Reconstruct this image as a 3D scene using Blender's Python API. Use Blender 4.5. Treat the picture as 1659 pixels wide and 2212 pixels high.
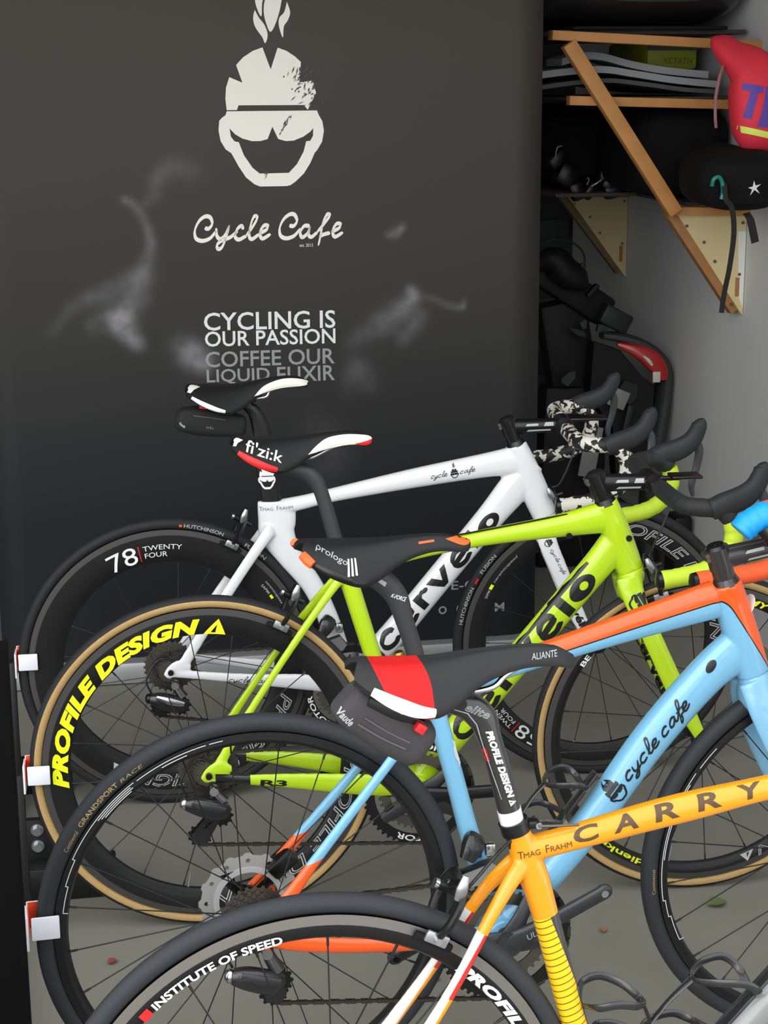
import bpy, bmesh, math, random
from mathutils import Vector, Matrix, geometry
from mathutils.bvhtree import BVHTree
random.seed(7)
PI = math.pi
scene = bpy.context.scene
COL = scene.collection
for o in list(bpy.data.objects):
    bpy.data.objects.remove(o)

# ------------------------------------------------------------------ camera
YAW, PITCH, ROLL, FPX, CAM_H = math.radians(9.8285), math.radians(13.9616), math.radians(-0.3955), 3723.93, 1.6023
cy, sy, cp, sp = math.cos(YAW), math.sin(YAW), math.cos(PITCH), math.sin(PITCH)
fwd = Vector((sy*cp, cy*cp, -sp)); rgt = Vector((cy, -sy, 0)); upv = rgt.cross(fwd)
r2 = math.cos(ROLL)*rgt + math.sin(ROLL)*upv
u2 = -math.sin(ROLL)*rgt + math.cos(ROLL)*upv
cam_data = bpy.data.cameras.new('camera'); cam = bpy.data.objects.new('camera', cam_data); COL.objects.link(cam)
m = Matrix((r2, u2, -fwd)).transposed().to_4x4(); m.translation = (0, 0, CAM_H)
cam.matrix_world = m
cam_data.sensor_fit = 'VERTICAL'; cam_data.sensor_height = 24.0; cam_data.lens = FPX/2212*24.0
cam_data.clip_start = 0.02; cam_data.clip_end = 100
scene.camera = cam

# ------------------------------------------------------------------ daylight
world = bpy.data.worlds.new('overcast_sky'); scene.world = world; world.use_nodes = True
wn = world.node_tree.nodes; bg = wn['Background']
bg.inputs[0].default_value = (0.93, 0.97, 1.0, 1); bg.inputs[1].default_value = 1.7
sun_d = bpy.data.lights.new('veiled_sun', 'SUN'); sun_d.energy = 1.0; sun_d.angle = math.radians(55); sun_d.color = (1, .97, .92)
sun = bpy.data.objects.new('veiled_sun', sun_d); COL.objects.link(sun)
sun.rotation_euler = Vector((0.5, 0.8, -0.5)).to_track_quat('-Z', 'Y').to_euler()
scene.view_settings.view_transform = 'Standard'; scene.view_settings.look = 'None'
scene.view_settings.gamma = 1.0; scene.view_settings.use_curve_mapping = False
scene.view_settings.exposure = 0.32

# ------------------------------------------------------------------ materials
def lin(c):
    return tuple((v/255/12.92 if v/255 <= 0.04045 else ((v/255+0.055)/1.055)**2.4) for v in c)
MATS = {}
def mat(name, rgb, rough=0.5, metal=0.0, coat=0.0, noise=0.0, nscale=20.0, bump=0.0, bscale=200.0, spec=0.5):
    if name in MATS: return MATS[name]
    M = bpy.data.materials.new(name); M.use_nodes = True; MATS[name] = M
    nt = M.node_tree; b = nt.nodes['Principled BSDF']; c = lin(rgb)
    b.inputs['Base Color'].default_value = (*c, 1); b.inputs['Roughness'].default_value = rough
    b.inputs['Metallic'].default_value = metal; b.inputs['Coat Weight'].default_value = coat
    b.inputs['Coat Roughness'].default_value = 0.06; b.inputs['Specular IOR Level'].default_value = spec
    M.diffuse_color = (*c, 1)
    if noise or bump:
        tc = nt.nodes.new('ShaderNodeTexCoord')
    if noise:
        t = nt.nodes.new('ShaderNodeTexNoise'); t.inputs['Scale'].default_value = nscale; t.inputs['Detail'].default_value = 5
        nt.links.new(tc.outputs['Object'], t.inputs['Vector'])
        mx = nt.nodes.new('ShaderNodeMix'); mx.data_type = 'RGBA'
        mx.inputs[6].default_value = (*[v*(1-noise) for v in c], 1); mx.inputs[7].default_value = (*[min(1, v*(1+noise)) for v in c], 1)
        nt.links.new(t.outputs['Fac'], mx.inputs[0]); nt.links.new(mx.outputs[2], b.inputs['Base Color'])
    if bump:
        t2 = nt.nodes.new('ShaderNodeTexNoise'); t2.inputs['Scale'].default_value = bscale; t2.inputs['Detail'].default_value = 4
        nt.links.new(tc.outputs['Object'], t2.inputs['Vector'])
        bp = nt.nodes.new('ShaderNodeBump'); bp.inputs['Strength'].default_value = bump; bp.inputs['Distance'].default_value = 0.002
        nt.links.new(t2.outputs['Fac'], bp.inputs['Height']); nt.links.new(bp.outputs[0], b.inputs['Normal'])
    return M

class SN:
    """small node expression helper working on object coordinates"""
    def __init__(s, M):
        s.nt = M.node_tree; tc = s.nt.nodes.new('ShaderNodeTexCoord'); sep = s.nt.nodes.new('ShaderNodeSeparateXYZ')
        s.nt.links.new(tc.outputs['Object'], sep.inputs[0]); s.x, s.y, s.z = sep.outputs; s.co = tc.outputs['Object']
    def op(s, o, a, b=0.0, c=0.0):
        n = s.nt.nodes.new('ShaderNodeMath'); n.operation = o
        for i, v in enumerate((a, b, c)):
            if isinstance(v, (int, float)): n.inputs[i].default_value = v
            else: s.nt.links.new(v, n.inputs[i])
        return n.outputs[0]
    def lin(s, ax, az, c):
        return s.op('MULTIPLY_ADD', s.x, ax, s.op('MULTIPLY_ADD', s.z, az, c))
    def gt(s, a, b): return s.op('GREATER_THAN', a, b)
    def lt(s, a, b): return s.op('LESS_THAN', a, b)
    def mul(s, a, b): return s.op('MULTIPLY', a, b)
    def mix(s, f, a, b):
        n = s.nt.nodes.new('ShaderNodeMix'); n.data_type = 'RGBA'
        s.nt.links.new(f, n.inputs[0])
        for i, v in ((6, a), (7, b)):
            if isinstance(v, tuple): n.inputs[i].default_value = (*lin(v), 1)
            else: s.nt.links.new(v, n.inputs[i])
        return n.outputs[2]
    def noise(s, scale, detail=3, vec=None, out='Fac'):
        n = s.nt.nodes.new('ShaderNodeTexNoise'); n.inputs['Scale'].default_value = scale; n.inputs['Detail'].default_value = detail
        s.nt.links.new(vec or s.co, n.inputs['Vector']); return n.outputs[out]
    def color(s, c): s.nt.links.new(c, s.nt.nodes['Principled BSDF'].inputs['Base Color'])

RUB = mat('tire_rubber', (36, 36, 38), .65, bump=.15, bscale=900, spec=.3)
RUB2 = mat('tire_rubber_soft', (48, 50, 54), .6, bump=.2, bscale=700, spec=.3)
TAN = mat('tan_sidewall', (184, 150, 96), .7, noise=.2, nscale=300)
CARB = mat('carbon_black', (20, 20, 21), .4, coat=.15, spec=.4)
RIMB = mat('carbon_rim', (22, 22, 23), .45, coat=.08, spec=.35)
TRACK = mat('brake_track', (72, 70, 68), .45, metal=.3)
TRACKS = mat('brake_track_silver', (128, 122, 116), .38, metal=.6)
BLK = mat('black_paint', (13, 13, 14), .35, coat=.2, spec=.4)
MATT = mat('matt_black', (20, 20, 21), .7, spec=.2)
CHR = mat('chrome', (210, 212, 215), .16, metal=1)
STEEL = mat('dark_steel', (112, 106, 98), .4, metal=.9)
CHAINM = mat('chain_steel', (88, 84, 78), .42, metal=.9)
ALU = mat('brushed_aluminium', (180, 182, 186), .33, metal=.9)
SPOKE = mat('black_spoke', (34, 34, 36), .4, metal=.4)
WHT = mat('white_gloss', (232, 233, 236), .25, coat=.5)
WDEC = mat('white_print', (232, 232, 232), .45)
GDEC = mat('grey_print', (170, 172, 175), .5)
BDEC = mat('black_print', (16, 16, 17), .35, coat=.3)
YDEC = mat('yellow_print', (240, 246, 20), .5)
ODEC = mat('orange_print', (250, 96, 30), .4)
RDEC = mat('red_print', (214, 30, 32), .45)
LIME = mat('lime_paint', (190, 222, 30), .3, coat=.6)
LIMET = mat('lime_tape', (196, 222, 52), .65)
ORAT = mat('orange_tape', (250, 98, 48), .65)
BLUE = mat('sky_blue_paint', (132, 188, 222), .3, coat=.6)
SADB = mat('saddle_black', (22, 22, 23), .55, bump=.1, bscale=500, spec=.35)
HOOD = mat('rubber_hood', (40, 41, 43), .6, spec=.3)

# ------------------------------------------------------------------ mesh helpers
def catmull(pts, n=6):
    """pts: list of equal-length tuples -> smooth list"""
    if len(pts) < 3: return [tuple(p) for p in pts]
    P = [pts[0]] + list(pts) + [pts[-1]]; out = []
    for i in range(1, len(P)-2):
        for k in range(n):
            t = k/n; a, b, c, d = P[i-1], P[i], P[i+1], P[i+2]
            out.append(tuple(.5*((2*b[j]) + (c[j]-a[j])*t + (2*a[j]-5*b[j]+4*c[j]-d[j])*t*t + (3*b[j]-a[j]-3*c[j]+d[j])*t**3) for j in range(len(b))))
    out.append(tuple(pts[-1])); return out

class MB:
    def __init__(s): s.v = []; s.f = []; s.m = []
    def add(s, vs, fs, mi=0):
        k = len(s.v); s.v += [tuple(v) for v in vs]; s.f += [tuple(i+k for i in f) for f in fs]
        s.m += (mi if isinstance(mi, list) else [mi]*len(fs)); return s
    def box(s, c, d, rot=None, mi=0, bev=0.0, seg=2):
        bm = bmesh.new(); bmesh.ops.create_cube(bm, size=1.0)
        for v in bm.verts: v.co = Vector((v.co.x*d[0], v.co.y*d[1], v.co.z*d[2]))
        if bev: bmesh.ops.bevel(bm, geom=bm.edges[:], offset=bev, segments=seg, profile=.5, affect='EDGES')
        R = rot.to_matrix() if rot is not None and hasattr(rot, 'to_matrix') else (rot or Matrix.Identity(3))
        bm.verts.index_update()
        s.add([R @ v.co + Vector(c) for v in bm.verts], [[v.index for v in f.verts] for f in bm.faces], mi); bm.free(); return s
    def bar(s, p0, p1, w, d, mi=0, bev=0.0, side=(0, 1, 0)):
        """box beam from p0 to p1; d = size along side axis, w = the other"""
        p0 = Vector(p0); p1 = Vector(p1); t = (p1-p0); L = t.length; t.normalize()
        sd = Vector(side); sd = (sd - t*sd.dot(t)).normalized(); o = t.cross(sd)
        R = Matrix((t, sd, o)).transposed()
        return s.box((p0+p1)/2, (L, d, w), R, mi, bev)
    def loft(s, pts, rad, n=14, mi=0, sub=6, side=(0, 1, 0), e=2.0, smooth=True, wrap=0.0, wl=.02):
        pts = [tuple(p) for p in pts]
        if isinstance(rad, (int, float)): rad = [(rad, rad)]*len(pts)
        rad = [(r, r) if isinstance(r, (int, float)) else tuple(r) for r in rad]
        J = [p+r for p, r in zip(pts, rad)]
        if smooth: J = catmull(J, sub)
        P = [Vector(j[:3]) for j in J]; vs = []; fs = []; S = Vector(side); acc = 0.0
        for i, p in enumerate(P):
            t = (P[min(i+1, len(P)-1)] - P[max(i-1, 0)]).normalized()
            sd = S - t*S.dot(t)
            if sd.length < .15: sd = Vector((1, 0, 0)) - t*t.x
            sd.normalize(); o = t.cross(sd)
            if i: acc += (p-P[i-1]).length
            k = 1 + wrap*((acc % wl)/wl) if wrap else 1
            for q in range(n):
                a = 2*PI*q/n; ca, sa = math.cos(a), math.sin(a)
                ex = 2/e
                vs.append(p + sd*(J[i][3]*k*math.copysign(abs(ca)**ex, ca)) + o*(J[i][4]*k*math.copysign(abs(sa)**ex, sa)))
        for i in range(len(P)-1):
            for q in range(n):
                fs.append((i*n+q, i*n+(q+1) % n, (i+1)*n+(q+1) % n, (i+1)*n+q))
        fs.append(tuple(range(n))[::-1]); fs.append(tuple((len(P)-1)*n+q for q in range(n)))
        return s.add(vs, fs, mi)
    def lathe_y(s, prof, n=64, c=(0, 0, 0), mi=0, mids=None, closed=True):
        """prof: (r, y) ring profile revolved about the y axis"""
        vs = []; fs = []; ms = []; k = len(prof)
        for i in range(n):
            a = 2*PI*i/n
            for r, y in prof: vs.append((c[0]+r*math.cos(a), c[1]+y, c[2]+r*math.sin(a)))
        for i in range(n):
            for j in range(k if closed else k-1):
                fs.append((i*k+j, i*k+(j+1) % k, ((i+1) % n)*k+(j+1) % k, ((i+1) % n)*k+j)); ms.append(mids[j] if mids else mi)
        return s.add(vs, fs, ms)
    def cyl(s, p0, p1, r, n=14, mi=0, r1=None):
        return s.loft([p0, p1], [r, r if r1 is None else r1], n, mi, smooth=False, side=(0, 0, 1) if abs((Vector(p1)-Vector(p0)).normalized().y) > .8 else (0, 1, 0))
    def prism(s, poly, y0, y1, mi=0, holes=()):
        """poly in (x,z) extruded along y"""
        loops = [poly]+list(holes); flat = [p for l in loops for p in l]
        tr = geometry.tessellate_polygon([[Vector((x, z, 0)) for x, z in l] for l in loops]); n = len(flat)
        vs = [(x, y0, z) for x, z in flat] + [(x, y1, z) for x, z in flat]
        fs = [tuple(t) for t in tr] + [tuple(i+n for i in t)[::-1] for t in tr]; k = 0
        for l in loops:
            for i in range(len(l)): a, b = k+i, k+(i+1) % len(l); fs.append((a, b, b+n, a+n))
            k += len(l)
        return s.add(vs, fs, mi)
    def sphere(s, c, r, mi=0, n=12, sc=(1, 1, 1)):
        bm = bmesh.new(); bmesh.ops.create_uvsphere(bm, u_segments=n, v_segments=max(6, n*2//3), radius=r); bm.verts.index_update()
        s.add([(c[0]+v.co.x*sc[0], c[1]+v.co.y*sc[1], c[2]+v.co.z*sc[2]) for v in bm.verts], [[v.index for v in f.verts] for f in bm.faces], mi); bm.free(); return s
    def mesh(s, name, mats, smooth=True, ang=38):
        me = bpy.data.meshes.new(name); me.from_pydata(s.v, [], s.f)
        for M in (mats if isinstance(mats, (list, tuple)) else [mats]): me.materials.append(M)
        me.polygons.foreach_set('material_index', s.m)
        bm = bmesh.new(); bm.from_mesh(me); bmesh.ops.recalc_face_normals(bm, faces=bm.faces[:]); bm.to_mesh(me); bm.free()
        if smooth:
            me.polygons.foreach_set('use_smooth', [True]*len(me.polygons)); me.set_sharp_from_angle(angle=math.radians(ang))
        me.update(); return me
    def build(s, name, mats, parent=None, smooth=True, ang=38, label=None):
        return link(name, s.mesh(name, mats, smooth, ang), parent, label)

def link(name, me, parent=None, label=None):
    o = bpy.data.objects.new(name, me); COL.objects.link(o); o.parent = parent
    if label: o['label'] = label
    return o
def empty(name, label, cat, loc=(0, 0, 0), rot=(0, 0, 0), group=None):
    o = bpy.data.objects.new(name, None); COL.objects.link(o); o.location = loc; o.rotation_euler = rot
    o.empty_display_size = .05; return tag(o, label, cat, group)
def tag(o, label, cat, group=None):
    o['label'] = label; o['category'] = cat
    if group: o['group'] = group
    return o
def struct(o): o['kind'] = 'structure'; return o

def remesh(mb, name, M, voxel=.0024, iters=5):
    tmp = mb.mesh('tmp', M, smooth=False); o = bpy.data.objects.new('tmp', tmp); COL.objects.link(o)
    a = o.modifiers.new('r', 'REMESH'); a.mode = 'VOXEL'; a.voxel_size = voxel
    b = o.modifiers.new('s', 'SMOOTH'); b.factor = .5; b.iterations = iters
    bpy.context.view_layer.update(); dg = bpy.context.evaluated_depsgraph_get()
    me = bpy.data.meshes.new_from_object(o.evaluated_get(dg)); me.name = name
    bpy.data.objects.remove(o); bpy.data.meshes.remove(tmp)
    me.materials.clear(); me.materials.append(M)
    me.polygons.foreach_set('material_index', [0]*len(me.polygons))
    me.polygons.foreach_set('use_smooth', [True]*len(me.polygons)); me.update(); return me

# ------------------------------------------------------------------ flat print shapes: (verts2d, faces)
TC = {}
def text_shape(body, shear=0.0, bold=0.0, outline=0.0, spacing=1.0):
    key = (body, shear, bold, outline, spacing)
    if key in TC: return TC[key]
    cu = bpy.data.curves.new('t', 'FONT'); cu.body = body; cu.size = 1; cu.shear = shear; cu.offset = bold; cu.resolution_u = 3; cu.space_character = spacing
    if outline: cu.fill_mode = 'NONE'; cu.bevel_depth = outline; cu.bevel_resolution = 0
    o = bpy.data.objects.new('t', cu); COL.objects.link(o)
    bpy.context.view_layer.update(); dg = bpy.context.evaluated_depsgraph_get()
    me = bpy.data.meshes.new_from_object(o.evaluated_get(dg))
    r = ([(v.co.x, v.co.y) for v in me.vertices], [tuple(p.vertices) for p in me.polygons])
    bpy.data.objects.remove(o); bpy.data.meshes.remove(me); TC[key] = r; return r
def poly_shape(*loops):
    flat = [p for l in loops for p in l]
    return (flat, [tuple(t) for t in geometry.tessellate_polygon([[Vector((x, y, 0)) for x, y in l] for l in loops])])
def join(*sh):
    V = []; F = []
    for v, f in sh:
        k = len(V); V += list(v); F += [tuple(i+k for i in q) for q in f]
    return (V, F)
def xf(sh, sx=1, sy=1, dx=0, dy=0, a=0):
    c, s_ = math.cos(a), math.sin(a)
    return ([(c*x*sx-s_*y*sy+dx, s_*x*sx+c*y*sy+dy) for x, y in sh[0]], sh[1])
def bbox(sh):
    X = [v[0] for v in sh[0]]; Y = [v[1] for v in sh[0]]; return min(X), max(X), min(Y), max(Y)
def norm(sh):
    a, b, c, d = bbox(sh); return ([((x-a)/(b-a), (y-c)/(d-c)) for x, y in sh[0]], sh[1])
def fit(sh, p0, p1, height):
    """map the shape's box so its bottom edge runs p0 -> p1"""
    sh = norm(sh); p0 = Vector(p0); p1 = Vector(p1); d = p1-p0; n = Vector((-d.y, d.x)).normalized()
    return ([tuple(p0 + d*x + n*(y*height)) for x, y in sh[0]], sh[1])
def stroke_shape(strokes, width, cal=None, sub=6):
    out = []
    for st in strokes:
        P = catmull(st, sub); V = []; F = []
        for i, p in enumerate(P):
            a = P[max(i-1, 0)]; b = P[min(i+1, len(P)-1)]; d = Vector((b[0]-a[0], b[1]-a[1]))
            d = d.normalized() if d.length > 1e-9 else Vector((1, 0))
            w = width*(.45+.75*abs(d.y*math.cos(cal)-d.x*math.sin(cal))) if cal is not None else width
            t = min(i, len(P)-1-i); w *= min(1, .55+.25*t)
            V += [(p[0]-d.y*w/2, p[1]+d.x*w/2), (p[0]+d.y*w/2, p[1]-d.x*w/2)]
            if i: k = 2*i; F.append((k-2, k-1, k+1, k))
        out.append((V, F))
    return join(*out)

GL = {'c': (1.0, [[(.74, .78), (.52, 1), (.2, .8), (.08, .42), (.22, .06), (.5, 0), (.8, .2)]]),
      'y': (.9, [[(0, 1), (.05, .4), (.25, .1), (.5, .25), (.72, 1)], [(.72, 1), (.6, .2), (.45, -.5), (.2, -.8), (0, -.6), (.3, -.2), (.95, .25)]]),
      'l': (.55, [[(0, .2), (.3, .8), (.45, 1.7), (.3, 2.0), (.15, 1.6), (.15, .4), (.35, .02), (.65, .28)]]),
      'e': (.8, [[(.05, .45), (.5, .55), (.65, .85), (.4, 1.02), (.12, .7), (.12, .3), (.35, .02), (.65, .1), (.88, .35)]]),
      'a': (1.0, [[(.75, .9), (.4, 1), (.1, .6), (.15, .1), (.45, .1), (.7, .6), (.78, .95)], [(.78, .95), (.75, .3), (.9, .05), (1.1, .3)]]),
      'f': (.7, [[(0, .2), (.4, .9), (.65, 1.7), (.5, 2.0), (.32, 1.5), (.3, .3), (.25, -.6), (.35, -.8), (.5, -.3), (.45, .1), (.8, .28)], [(.05, .85), (.85, .95)]]),
      ' ': (.5, [])}
def script_word(w, width=.19):
    x = 0; st = []
    for ch in w:
        adv, ss = GL[ch]
        for q in ss: st.append([(x+a+.3*b, b) for a, b in q])
        x += adv
    return stroke_shape(st, width, cal=math.radians(70), sub=4)
def px(l): return [((x-782)/880, (840-y)/880) for x, y in l]
HELMET = px([(730, 403), (785, 540), (838, 405), (900, 425), (960, 460), (1002, 495), (988, 622), (1085, 612), (1107, 690), (1045, 795), (1018, 765), (550, 763), (538, 793), (465, 793), (458, 720), (465, 650), (490, 587), (582, 622), (540, 512), (590, 465), (660, 425)])
FACE = px([(465, 800), (1112, 800), (1125, 830), (1150, 870), (1160, 930), (1145, 1000), (1110, 1050), (1090, 1070), (1060, 1130), (1010, 1200), (950, 1250), (910, 1275), (880, 1280), (690, 1280), (650, 1265), (590, 1220), (540, 1150), (490, 1065), (450, 1040), (415, 985), (403, 920), (410, 860), (430, 840), (455, 825)])
GRIN = px([(482, 908), (520, 945), (570, 972), (640, 990), (700, 990), (752, 978), (788, 900), (828, 978), (880, 992), (940, 990), (1010, 965), (1060, 935), (1083, 912), (1080, 960), (1060, 992), (1030, 995), (1010, 1060), (960, 1140), (900, 1195), (690, 1197), (640, 1160), (580, 1080), (545, 995), (515, 990), (490, 960)])
FLAMES = [px(catmull(l+[l[0]], 4)[:-1]) for l in (
    [(716, -70), (738, 10), (753, 70), (735, 130), (728, 212), (700, 170), (685, 110), (700, 50)],
    [(850, -110), (868, -20), (878, 60), (865, 150), (830, 250), (790, 308), (762, 260), (745, 190), (755, 110), (800, 10)],
    [(910, 122), (932, 185), (915, 235), (885, 275), (876, 343), (850, 270), (855, 220), (890, 185)],
    [(682, 172), (710, 220), (745, 260), (767, 310), (765, 350), (748, 377), (730, 340), (690, 290), (672, 250), (670, 210)])]
HEADS = join(poly_shape(HELMET), poly_shape(FACE, GRIN))
FLAMESH = join(*[poly_shape(f) for f in FLAMES])
LOGO = join(HEADS, FLAMESH)

def decal_mesh(name, sh, M, fn, maxe=.006):
    bm = bmesh.new(); vs = [bm.verts.new((x, 0, z)) for x, z in sh[0]]
    for f in sh[1]:
        try: bm.faces.new([vs[i] for i in f])
        except ValueError: pass
    bmesh.ops.remove_doubles(bm, verts=bm.verts[:], dist=1e-6)
    for _ in range(4):
        L = [e for e in bm.edges if e.calc_length() > maxe]
        if not L or len(bm.verts) > 14000: break
        bmesh.ops.subdivide_edges(bm, edges=L, cuts=1)
        bmesh.ops.triangulate(bm, faces=[f for f in bm.faces if len(f.verts) > 3])
    for v in bm.verts: v.co = fn(v.co.x, v.co.z)
    me = bpy.data.meshes.new(name); bm.to_mesh(me); bm.free(); me.materials.append(M)
    return me
def bvh_of(*objs):
    V = []; F = []
    for o in objs:
        me = o.data; k = len(V); V += [v.co.copy() for v in me.vertices]; F += [tuple(i+k for i in p.vertices) for p in me.polygons]
    return BVHTree.FromPolygons(V, F)
def decal(name, sh, M, target, parent, side=-1, off=.0007, y0=.4, maxe=.006, label=None):
    """lay a flat print on a surface, from the right (side=-1) or left hand side of the bike"""
    bv = target if isinstance(target, BVHTree) else bvh_of(target)
    def fn(x, z):
        h = bv.ray_cast(Vector((x, side*y0, z)), Vector((0, -side, 0)), 1.0)
        if h[0] is None:
            h = bv.find_nearest(Vector((x, side*.02, z)))
            return h[0] + Vector((0, side*off, 0))
        n = h[1] if h[1].y*side > 0 else -h[1]
        return h[0] + n*off
    return link(name, decal_mesh(name, sh, M, fn, maxe), parent, label)
def top_decal(name, sh, M, target, parent, off=.0007, z0=1.3, label=None):
    bv = bvh_of(target)
    def fn(x, y):
        h = bv.ray_cast(Vector((x, y, z0)), Vector((0, 0, -1)), 2.0)
        if h[0] is None: h = bv.find_nearest(Vector((x, y, z0)))
        return h[0] + Vector((0, 0, off))
    return link(name, decal_mesh(name, sh, M, fn), parent, label)
def polar(name, sh, M, parent, rb, hgt, a0, a1, yfn, label=None, maxe=.012):
    """print along a rim: clockwise from angle a0 to a1 (degrees), letters standing outwards"""
    sh = norm(sh); L = abs(math.radians(a1-a0))*rb; sh = ([(x*L, y*hgt) for x, y in sh[0]], sh[1])
    def fn(u, v):
        r = rb+v; a = math.radians(a0+(a1-a0)*u/L)
        return Vector((r*math.cos(a), yfn(r), r*math.sin(a)))
    return link(name, decal_mesh(name, sh, M, fn, maxe), parent, label)

def wrap_decal(name, sh, M, target, parent, axis, x_of, off=.0007, maxe=.004, label=None):
    """print wrapped round a tube: shape (x, s) with s the girth angle in radians above the near side; axis(x) gives the tube centre height"""
    bv = target if isinstance(target, BVHTree) else bvh_of(target)
    def fn(x, s):
        s = s/x_of; c = Vector((x, 0, axis(x))); d = Vector((0, -math.cos(s), math.sin(s)))
        h = bv.ray_cast(c+d*.12, -d, .2)
        return (h[0] if h[0] is not None else c) + d*off
    return link(name, decal_mesh(name, sh, M, fn, maxe), parent, label)

# ================================================================== THE SETTING
XW, YB = 1.908, 6.58          # right wall, back wall
floor_m = mat('concrete_floor', (136, 134, 124), .55, noise=.16, nscale=2.2, bump=.08, bscale=60)
wall_m = mat('grey_plaster', (204, 204, 203), .9, noise=.07, nscale=2.5, bump=.25, bscale=120)
back_m = mat('dark_mortar', (70, 72, 72), .95)
struct(MB().box((-.4, 1.4, -.05), (6.0, 11.0, .1)).build('floor', floor_m, smooth=False))
struct(MB().box((XW+.05, 4.1, 1.2), (.1, 5.2, 2.4)).build('wall_right', wall_m, smooth=False))
wb_ = struct(MB().box((-.45, YB+.09, 1.2), (4.8, .1, 2.4)).build('wall_back', back_m, smooth=False))
struct(MB().box((-2.8, 4.6, 1.2), (.1, 4.2, 2.4)).build('wall_left', wall_m, smooth=False))
struct(MB().box((-.45, 4.75, 2.45), (4.8, 4.0, .1)).build('ceiling', mat('pale_ceiling', (150, 148, 144), .9), smooth=False))
struct(MB().box((XW-.008, YB-1.0, .06), (.012, 1.9, .12)).build('baseboard_right', mat('brown_board', (112, 92, 66), .7, noise=.2, nscale=30), smooth=False))
# bricks of the back wall, where it shows beside the banner
brick_m = mat('painted_brick', (78, 80, 80), .9, noise=.12, nscale=14, bump=.4, bscale=90)
bme = MB().box((0, 0, 0), (.235, .02, .064), bev=.004).mesh('brick', brick_m)
for r in range(22):
    for c in range(3):
        x = 1.40 + c*.247 + (.123 if r % 2 else 0)
        if x+.118 > XW: continue
        b = link('brick', bme, wb_); b.location = (x, YB+.03+random.uniform(-.002, .002), .06+r*.076)

# ------------------------------------------------------------------ the wall shelf
WOOD = mat('pine_batten', (188, 130, 70), .6, noise=.28, nscale=16)
WOOD2 = mat('dark_batten', (158, 110, 62), .65, noise=.3, nscale=20)  # darker batten colour for the set-back and far bracket pieces
CREAM = mat('cream_board', (206, 186, 140), .6, noise=.06, nscale=8)
DKB = mat('dark_board', (66, 60, 54), .8, noise=.15, nscale=10)  # shelf boards coloured dark so their front edges don't stand out
Q = Vector((XW, 4.8, 1.24))
sh = empty('wall_shelf', 'pine batten wall shelf with cream triangular brackets', 'shelf', Q)
def sp_(mb, name, M, label=None, par=None, **k):
    mb.v = [tuple(Vector(v)-Q) for v in mb.v]; return mb.build(name, M, par or sh, label=label, **k)
yn, yf = 4.8, 5.92
sp_(MB().bar((1.672, 4.76, 1.239), (1.348, 4.76, 1.706), .040, .036, bev=.002), 'strut', WOOD)
sp_(MB().bar((1.675, 4.83, 1.242), (1.888, 4.83, .945), .030, .036, bev=.002), 'bracket_edge', WOOD2)
sp_(MB().bar((1.56, 5.9, 1.40), (1.672, 5.9, 1.225), .036, .036, bev=.002), 'strut', WOOD2)
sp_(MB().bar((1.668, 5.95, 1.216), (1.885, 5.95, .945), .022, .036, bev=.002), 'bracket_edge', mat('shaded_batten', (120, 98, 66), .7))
sp_(MB().bar((1.30, yn-.03, 1.728), (XW, yn-.03, 1.697), .026, .05, bev=.002), 'rail', WOOD)
sp_(MB().bar((1.364, yn+.005, 1.5525), (XW, yn+.005, 1.535), .026, .04, bev=.002), 'rail', WOOD)
sp_(MB().bar((1.676, yn, 1.242), (XW, yn, 1.235), .024, .045, bev=.002), 'rail', WOOD)
sp_(MB().bar((1.64, yf, 1.232), (XW, yf, 1.222), .030, .04, bev=.002), 'rail', WOOD2)
sp_(MB().box((1.872, 4.8, 1.635), (.03, .03, .12), bev=.002), 'batten', WOOD)
for yy, x0, zt, zb in ((yn+.012, 1.698, 1.228, .932), (yf+.012, 1.683, 1.219, .925)):
    g = sp_(MB().prism([(x0, zt), (XW-.002, zt), (XW-.002, zb)], yy-.008, yy+.008), 'bracket_board', CREAM, smooth=False)
    for tx, tz in ((.10, .11), (.92, .09), (.36, .28), (.53, .48), (.80, .93), (.9, .62)):
        if tz > tx+.2: continue
        X = x0+(XW-.002-x0)*tx+.006; Z = zt-(zt-zb)*tz*.95
        sp_(MB().cyl((X, yy-.0105, Z), (X, yy-.0075, Z), .0048, 10), 'screw', STEEL, par=g)
    sp_(MB().box((XW-.022, yy-.0085, zb+.085), (.012, .003, .055)), 'bare_patch', WOOD2, par=g)
    sp_(MB().prism([(XW-.026, zt-.05), (XW-.002, zt-.05), (XW-.002, zb+.02), (XW-.018, zb+.06)], yy-.0095, yy-.0075), 'filler_stripe', mat('white_filler', (222, 220, 212), .7), par=g) if yy < 5 else None
sp_(MB().box((1.685, 5.85, 1.258), (.43, 1.1, .012), bev=.002), 'shelf_board', DKB)
sp_(MB().box((1.815, 5.05, 1.258), (.18, .46, .010), bev=.002), 'shelf_board', DKB)
sp_(MB().box((1.64, 5.42, 1.556), (.50, 1.16, .008), bev=.002), 'shelf_board', DKB)
sp_(MB().box((1.62, 5.42, 1.738), (.55, 1.16, .012), bev=.002), 'shelf_board', DKB)

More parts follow.
